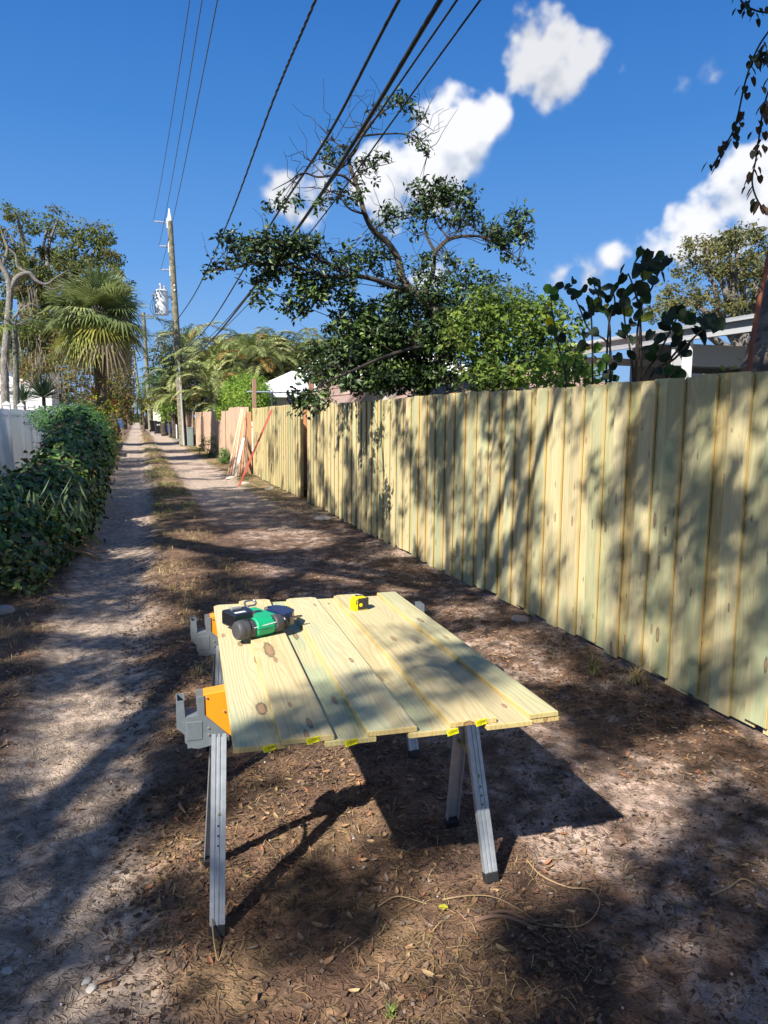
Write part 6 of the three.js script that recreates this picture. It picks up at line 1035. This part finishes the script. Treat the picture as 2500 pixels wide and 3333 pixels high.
  [['large leafy oak outside the picture on the hedge side, beside the table', V(-8.2, 0, 4.6)], ['second leafy oak outside the picture on the hedge side, past the first', V(-9.2, 0, -11)]].forEach(([label, base], i) => {
    const t = thing('shade_oak', label, 'tree', [0, 0, 0], 0, 'shade oaks'), im = new THREE.InstancedMesh(clump, dullLeaf, groups[i].length), m = new THREE.Matrix4(), q = new THREE.Quaternion(), e = new THREE.Euler(), wood = [];
    groups[i].forEach((p, j) => { e.set(R(-0.6, 0.6), R(0, 6.28), R(-0.6, 0.6)); q.setFromEuler(e); const s = R(0.75, 1.25); im.setMatrixAt(j, m.compose(p, q, V(s, s, s))); });
    im.name = 'crown'; im.userData.kind = 'stuff'; im.castShadow = im.receiveShadow = true; t.add(im);
    const top = base.clone().add(V(0.6, 4.2, 0)); limb(wood, base, top, 0.45, 0.3, 0.15, 0, 4, 12);
    // limbs are kept where they do not cross the sunny spots
    const clear = (pts) => { let n = 0; for (const q of pts) { const gr = q.clone().addScaledVector(SUN, -q.y / SUN.y); if (gr.x > -3 && gr.x < 7 && gr.z > -24 && gr.z < 1 && wanted(gr) < 0.25) n++; } return n / pts.length; };
    for (let j = 0; j < 14; j++) {
      let best = null; for (let v = 0; v < 16; v++) { const g = groups[i][Math.floor(rnd() * groups[i].length)], p = curve(wiggle(top.clone().add(V(0, R(-0.8, 0.4), 0)), g, 5, 0.3, 0.3), 10), c = clear(p); if (!best || c < best.c) best = { p, c }; }
      const l = best.p; wood.push(tube(l, taper(l.length, 0.12, 0.03), 6));
      for (let s = 0; s < 6; s++) { let tw = null; for (let v = 0; v < 30; v++) { const c = groups[i][Math.floor(rnd() * groups[i].length)], a = l[Math.floor(R(3, 10))], d = c.distanceTo(a); if (d < 2.2) { const k2 = clear([a, a.clone().lerp(c, 0.5), c]); if (!tw || k2 < tw.k2) tw = { a, c, k2 }; } } if (tw && tw.k2 < 0.4) limb(wood, tw.a, tw.c, 0.03, 0.008, 0.1, 0, 3, 4); }
    }
    if (i === 1) for (const [list, r] of [[[[1560, 1960], [1605, 1874], [1649, 1792], [1703, 1630], [1790, 1358], [1830, 1240]], 0.06], [[[1520, 1900], [1560, 1830], [1600, 1720], [1650, 1560], [1700, 1420]], 0.05]]) {   // limbs whose shadows cross the fence
      const pts = list.map(([x, y], j) => { const f = onX(x, y, FX); return f.addScaledVector(SUN, (5.2 + 0.25 * j - f.y) / SUN.y); });
      const c = curve([top, top.clone().lerp(pts[0], 0.5).add(V(0, 0.5, 0)), ...pts], 26); wood.push(tube(c, taper(27, 0.1, r * 0.6), 7));
    }
    part('trunk', merge(wood), greyBark, t);
  });
}
// ------------------------------------------------------------------ litter on the ground
{
  rnd = mulberry(303);
  const scatter = (name, label, cat, geo, mat, n, place, size, cols, tilt) => {
    const mats = [], colr = []; const q = new THREE.Quaternion(), e = new THREE.Euler();
    let guard = 0; while (mats.length < n && guard++ < n * 40) { const p = place(); if (!p) continue; const [x, z] = p, s = R(size[0], size[1]); e.set(R(-tilt, tilt), R(0, 6.28), R(-tilt, tilt)); q.setFromEuler(e); mats.push(new THREE.Matrix4().compose(V(x, groundH(x, z) + R(0.001, 0.007), z), q, V(s, s * R(0.7, 1.5), s))); colr.push(shade(pick(cols), 0.35)); }
    const im = new THREE.InstancedMesh(geo, mat, mats.length); mats.forEach((m, i) => { im.setMatrixAt(i, m); im.setColorAt(i, lin(...colr[i])); }); im.name = name; im.userData = { kind: 'stuff', label, category: cat }; im.castShadow = im.receiveShadow = true; scene.add(im);
  };
  const white = [1, 1, 1];
  const leafG = (() => { const b = new Leaves(); b.leaf([-0.5, 0.02, 0], [1, 0, 0], [0, 0, 1], [0, 1, 0], 1, 0.42, white, 1); const g = b.geo(), p = g.attributes.position; for (let i = 0; i < p.count; i++) p.setY(i, p.getY(i) + 0.5 * p.getX(i) * p.getX(i)); g.computeVertexNormals(); return g; })();
  const strawG = (bend) => { const b = new Leaves(), w = 0.012; let p = [-0.5, 0, 0]; for (let s = 0; s < 5; s++) { const x = -0.5 + (s + 1) / 5, t = [x, 0.06 * Math.sin((s + 1) * 1.1), bend * (x * x - 0.25)]; b.tri([p[0], p[1], p[2] - w], [p[0], p[1], p[2] + w], [t[0], t[1], t[2] + w], white); b.tri([p[0], p[1], p[2] - w], [t[0], t[1], t[2] + w], [t[0], t[1], t[2] - w], white); p = t; } return b.geo(); };
  const dens = (x, z) => { // more litter on the verge, under the table and along the fence than on the wheel tracks
    const [l, r] = trackL(z), tr = x > l && x < r - 0.05 ? 0.06 : 1, n = fbm2(x * 2.2 + 7, z * 2.2, 3); return tr * sst(0.34, 0.62, n + (x > 0 && x < 1.1 ? 0.16 : 0));
  };
  const near = () => { const x = R(-1.6, 2.95), z = -0.9 - Math.pow(rnd(), 1.6) * 7.5; return rnd() < dens(x, z) ? [x, z] : null; };
  scatter('dry_leaf_litter', 'brown dry leaves scattered over the soil', 'leaves', leafG, leafMat(0.75), 9000, near, [0.01, 0.042], [[0.24, 0.14, 0.075], [0.3, 0.18, 0.09], [0.17, 0.11, 0.075], [0.36, 0.25, 0.13], [0.12, 0.085, 0.062], [0.26, 0.115, 0.06], [0.2, 0.15, 0.11]], 0.35);
  const strawPlace = () => { const p = near(); if (!p) return null; return p[0] < 1.3 || rnd() < 0.3 ? p : null; };
  [0.25, -0.3, 0.05].forEach((b, i) => scatter(['straw_litter', 'straw_chaff', 'dry_grass_litter'][i], ['pale curved straw strewn between the tracks', 'fine straw chaff strewn under the boards', 'straight dry grass bits strewn over the soil'][i], 'straw', strawG(b), leafMat(0.8), 6500, strawPlace, [0.02, 0.09], [[0.34, 0.22, 0.1], [0.26, 0.16, 0.075], [0.44, 0.31, 0.16], [0.18, 0.11, 0.06], [0.24, 0.19, 0.08]], 0.22));
  const flake = (() => { const b = new Leaves(); b.leaf([-0.5, 0.03, 0], [1, 0, 0], [0, 0, 1], [0, 1, 0], 1, 0.6, white, 0); return b.geo(); })();
  scatter('bark_mulch', 'dark mulch flakes covering the soil under the boards and along the verge', 'mulch', flake, leafMat(0.9), 17000, () => { const x = R(-0.15, 2.9), z = -0.9 - Math.pow(rnd(), 1.5) * 8; return rnd() < (x < 1.3 ? 1 : 0.45) * sst(0.3, 0.6, fbm2(x * 3 + 1, z * 3, 3)) ? [x, z] : null; }, [0.008, 0.03], [[0.09, 0.053, 0.036], [0.13, 0.077, 0.05], [0.06, 0.038, 0.028], [0.18, 0.105, 0.062], [0.14, 0.095, 0.07]], 0.5);
  // grass and straw on the strip and verges farther off
  const tuft = (() => { const b = new Leaves(); for (let k = 0; k < 9; k++) { const a = R(0, 6.28), e = R(0.3, 1.3); b.leaf([R(-0.3, 0.3), 0, R(-0.3, 0.3)], [Math.cos(a) * Math.cos(e), Math.sin(e), Math.sin(a) * Math.cos(e)], [-Math.sin(a), 0, Math.cos(a)], [0, 0.3, 0], R(0.5, 1), 0.05, white, 0); } return b.geo(); })();
  const strip = () => { const z = -4.5 - Math.pow(rnd(), 1.5) * 60, n = fbm2(z * 0.5, 4, 2); const side = rnd(); const x = side < 0.55 ? R(0.2, 1.0) + (n - 0.5) * 0.3 : side < 0.8 ? R(2.15, 2.9) : R(-1.2, -0.65); if (z > -12 && side >= 0.55 && side < 0.8) return null; return fbm2(x * 1.5 + 3, z * 1.5, 3) > 0.44 ? [x, z] : null; };
  scatter('dry_grass', 'short dry grass on the strip between the wheel tracks', 'grass', tuft, leafMat(0.8), 5200, strip, [0.03, 0.09], [[0.36, 0.26, 0.12], [0.28, 0.21, 0.09], [0.42, 0.32, 0.16]], 0.1);
  scatter('green_grass', 'green grass patches on the strip between the wheel tracks', 'grass', tuft, leafMat(0.7), 1900, () => { const p = strip(); return p && p[1] < -11 && fbm2(p[0] * 0.9 + 5, p[1] * 0.5, 3) > 0.5 ? p : null; }, [0.05, 0.13], [[0.09, 0.15, 0.03], [0.12, 0.17, 0.035], [0.2, 0.2, 0.06]], 0.1);
  const chip = new THREE.IcosahedronGeometry(0.5, 0).scale(1, 0.6, 0.8);
  scatter('shell_chips', 'tiny white shell and stone chips strewn on the track', 'chips', chip, std([1, 1, 1], 0.8), 900, () => { const x = R(-1.3, 2.9), z = -0.9 - Math.pow(rnd(), 1.5) * 8; return rnd() < (x < 0.1 ? 1 : 0.3) ? [x, z] : null; }, [0.003, 0.011], [[0.5, 0.48, 0.45], [0.4, 0.36, 0.33], [0.6, 0.58, 0.55]], 0.5);
  const clod = new THREE.IcosahedronGeometry(0.5, 1); { const p = clod.attributes.position; for (let i = 0; i < p.count; i++) { const f = 0.75 + 0.5 * hash3(Math.round(p.getX(i) * 50), Math.round(p.getY(i) * 50), Math.round(p.getZ(i) * 50)); p.setXYZ(i, p.getX(i) * f, p.getY(i) * f * 0.6, p.getZ(i) * f); } clod.computeVertexNormals(); }
  scatter('soil_crumbs', 'loose soil crumbs along the fence foot and track edges', 'soil', clod, std([1, 1, 1], 0.97), 3800, () => { const x = rnd() < 0.5 ? R(0.1, 2.95) : R(2.3, 2.96), z = -0.9 - Math.pow(rnd(), 1.5) * 11; return [x, z]; }, [0.003, 0.016], [[0.17, 0.12, 0.095], [0.24, 0.18, 0.15], [0.12, 0.085, 0.065]], 0.5);
}

renderer.render(scene, camera);
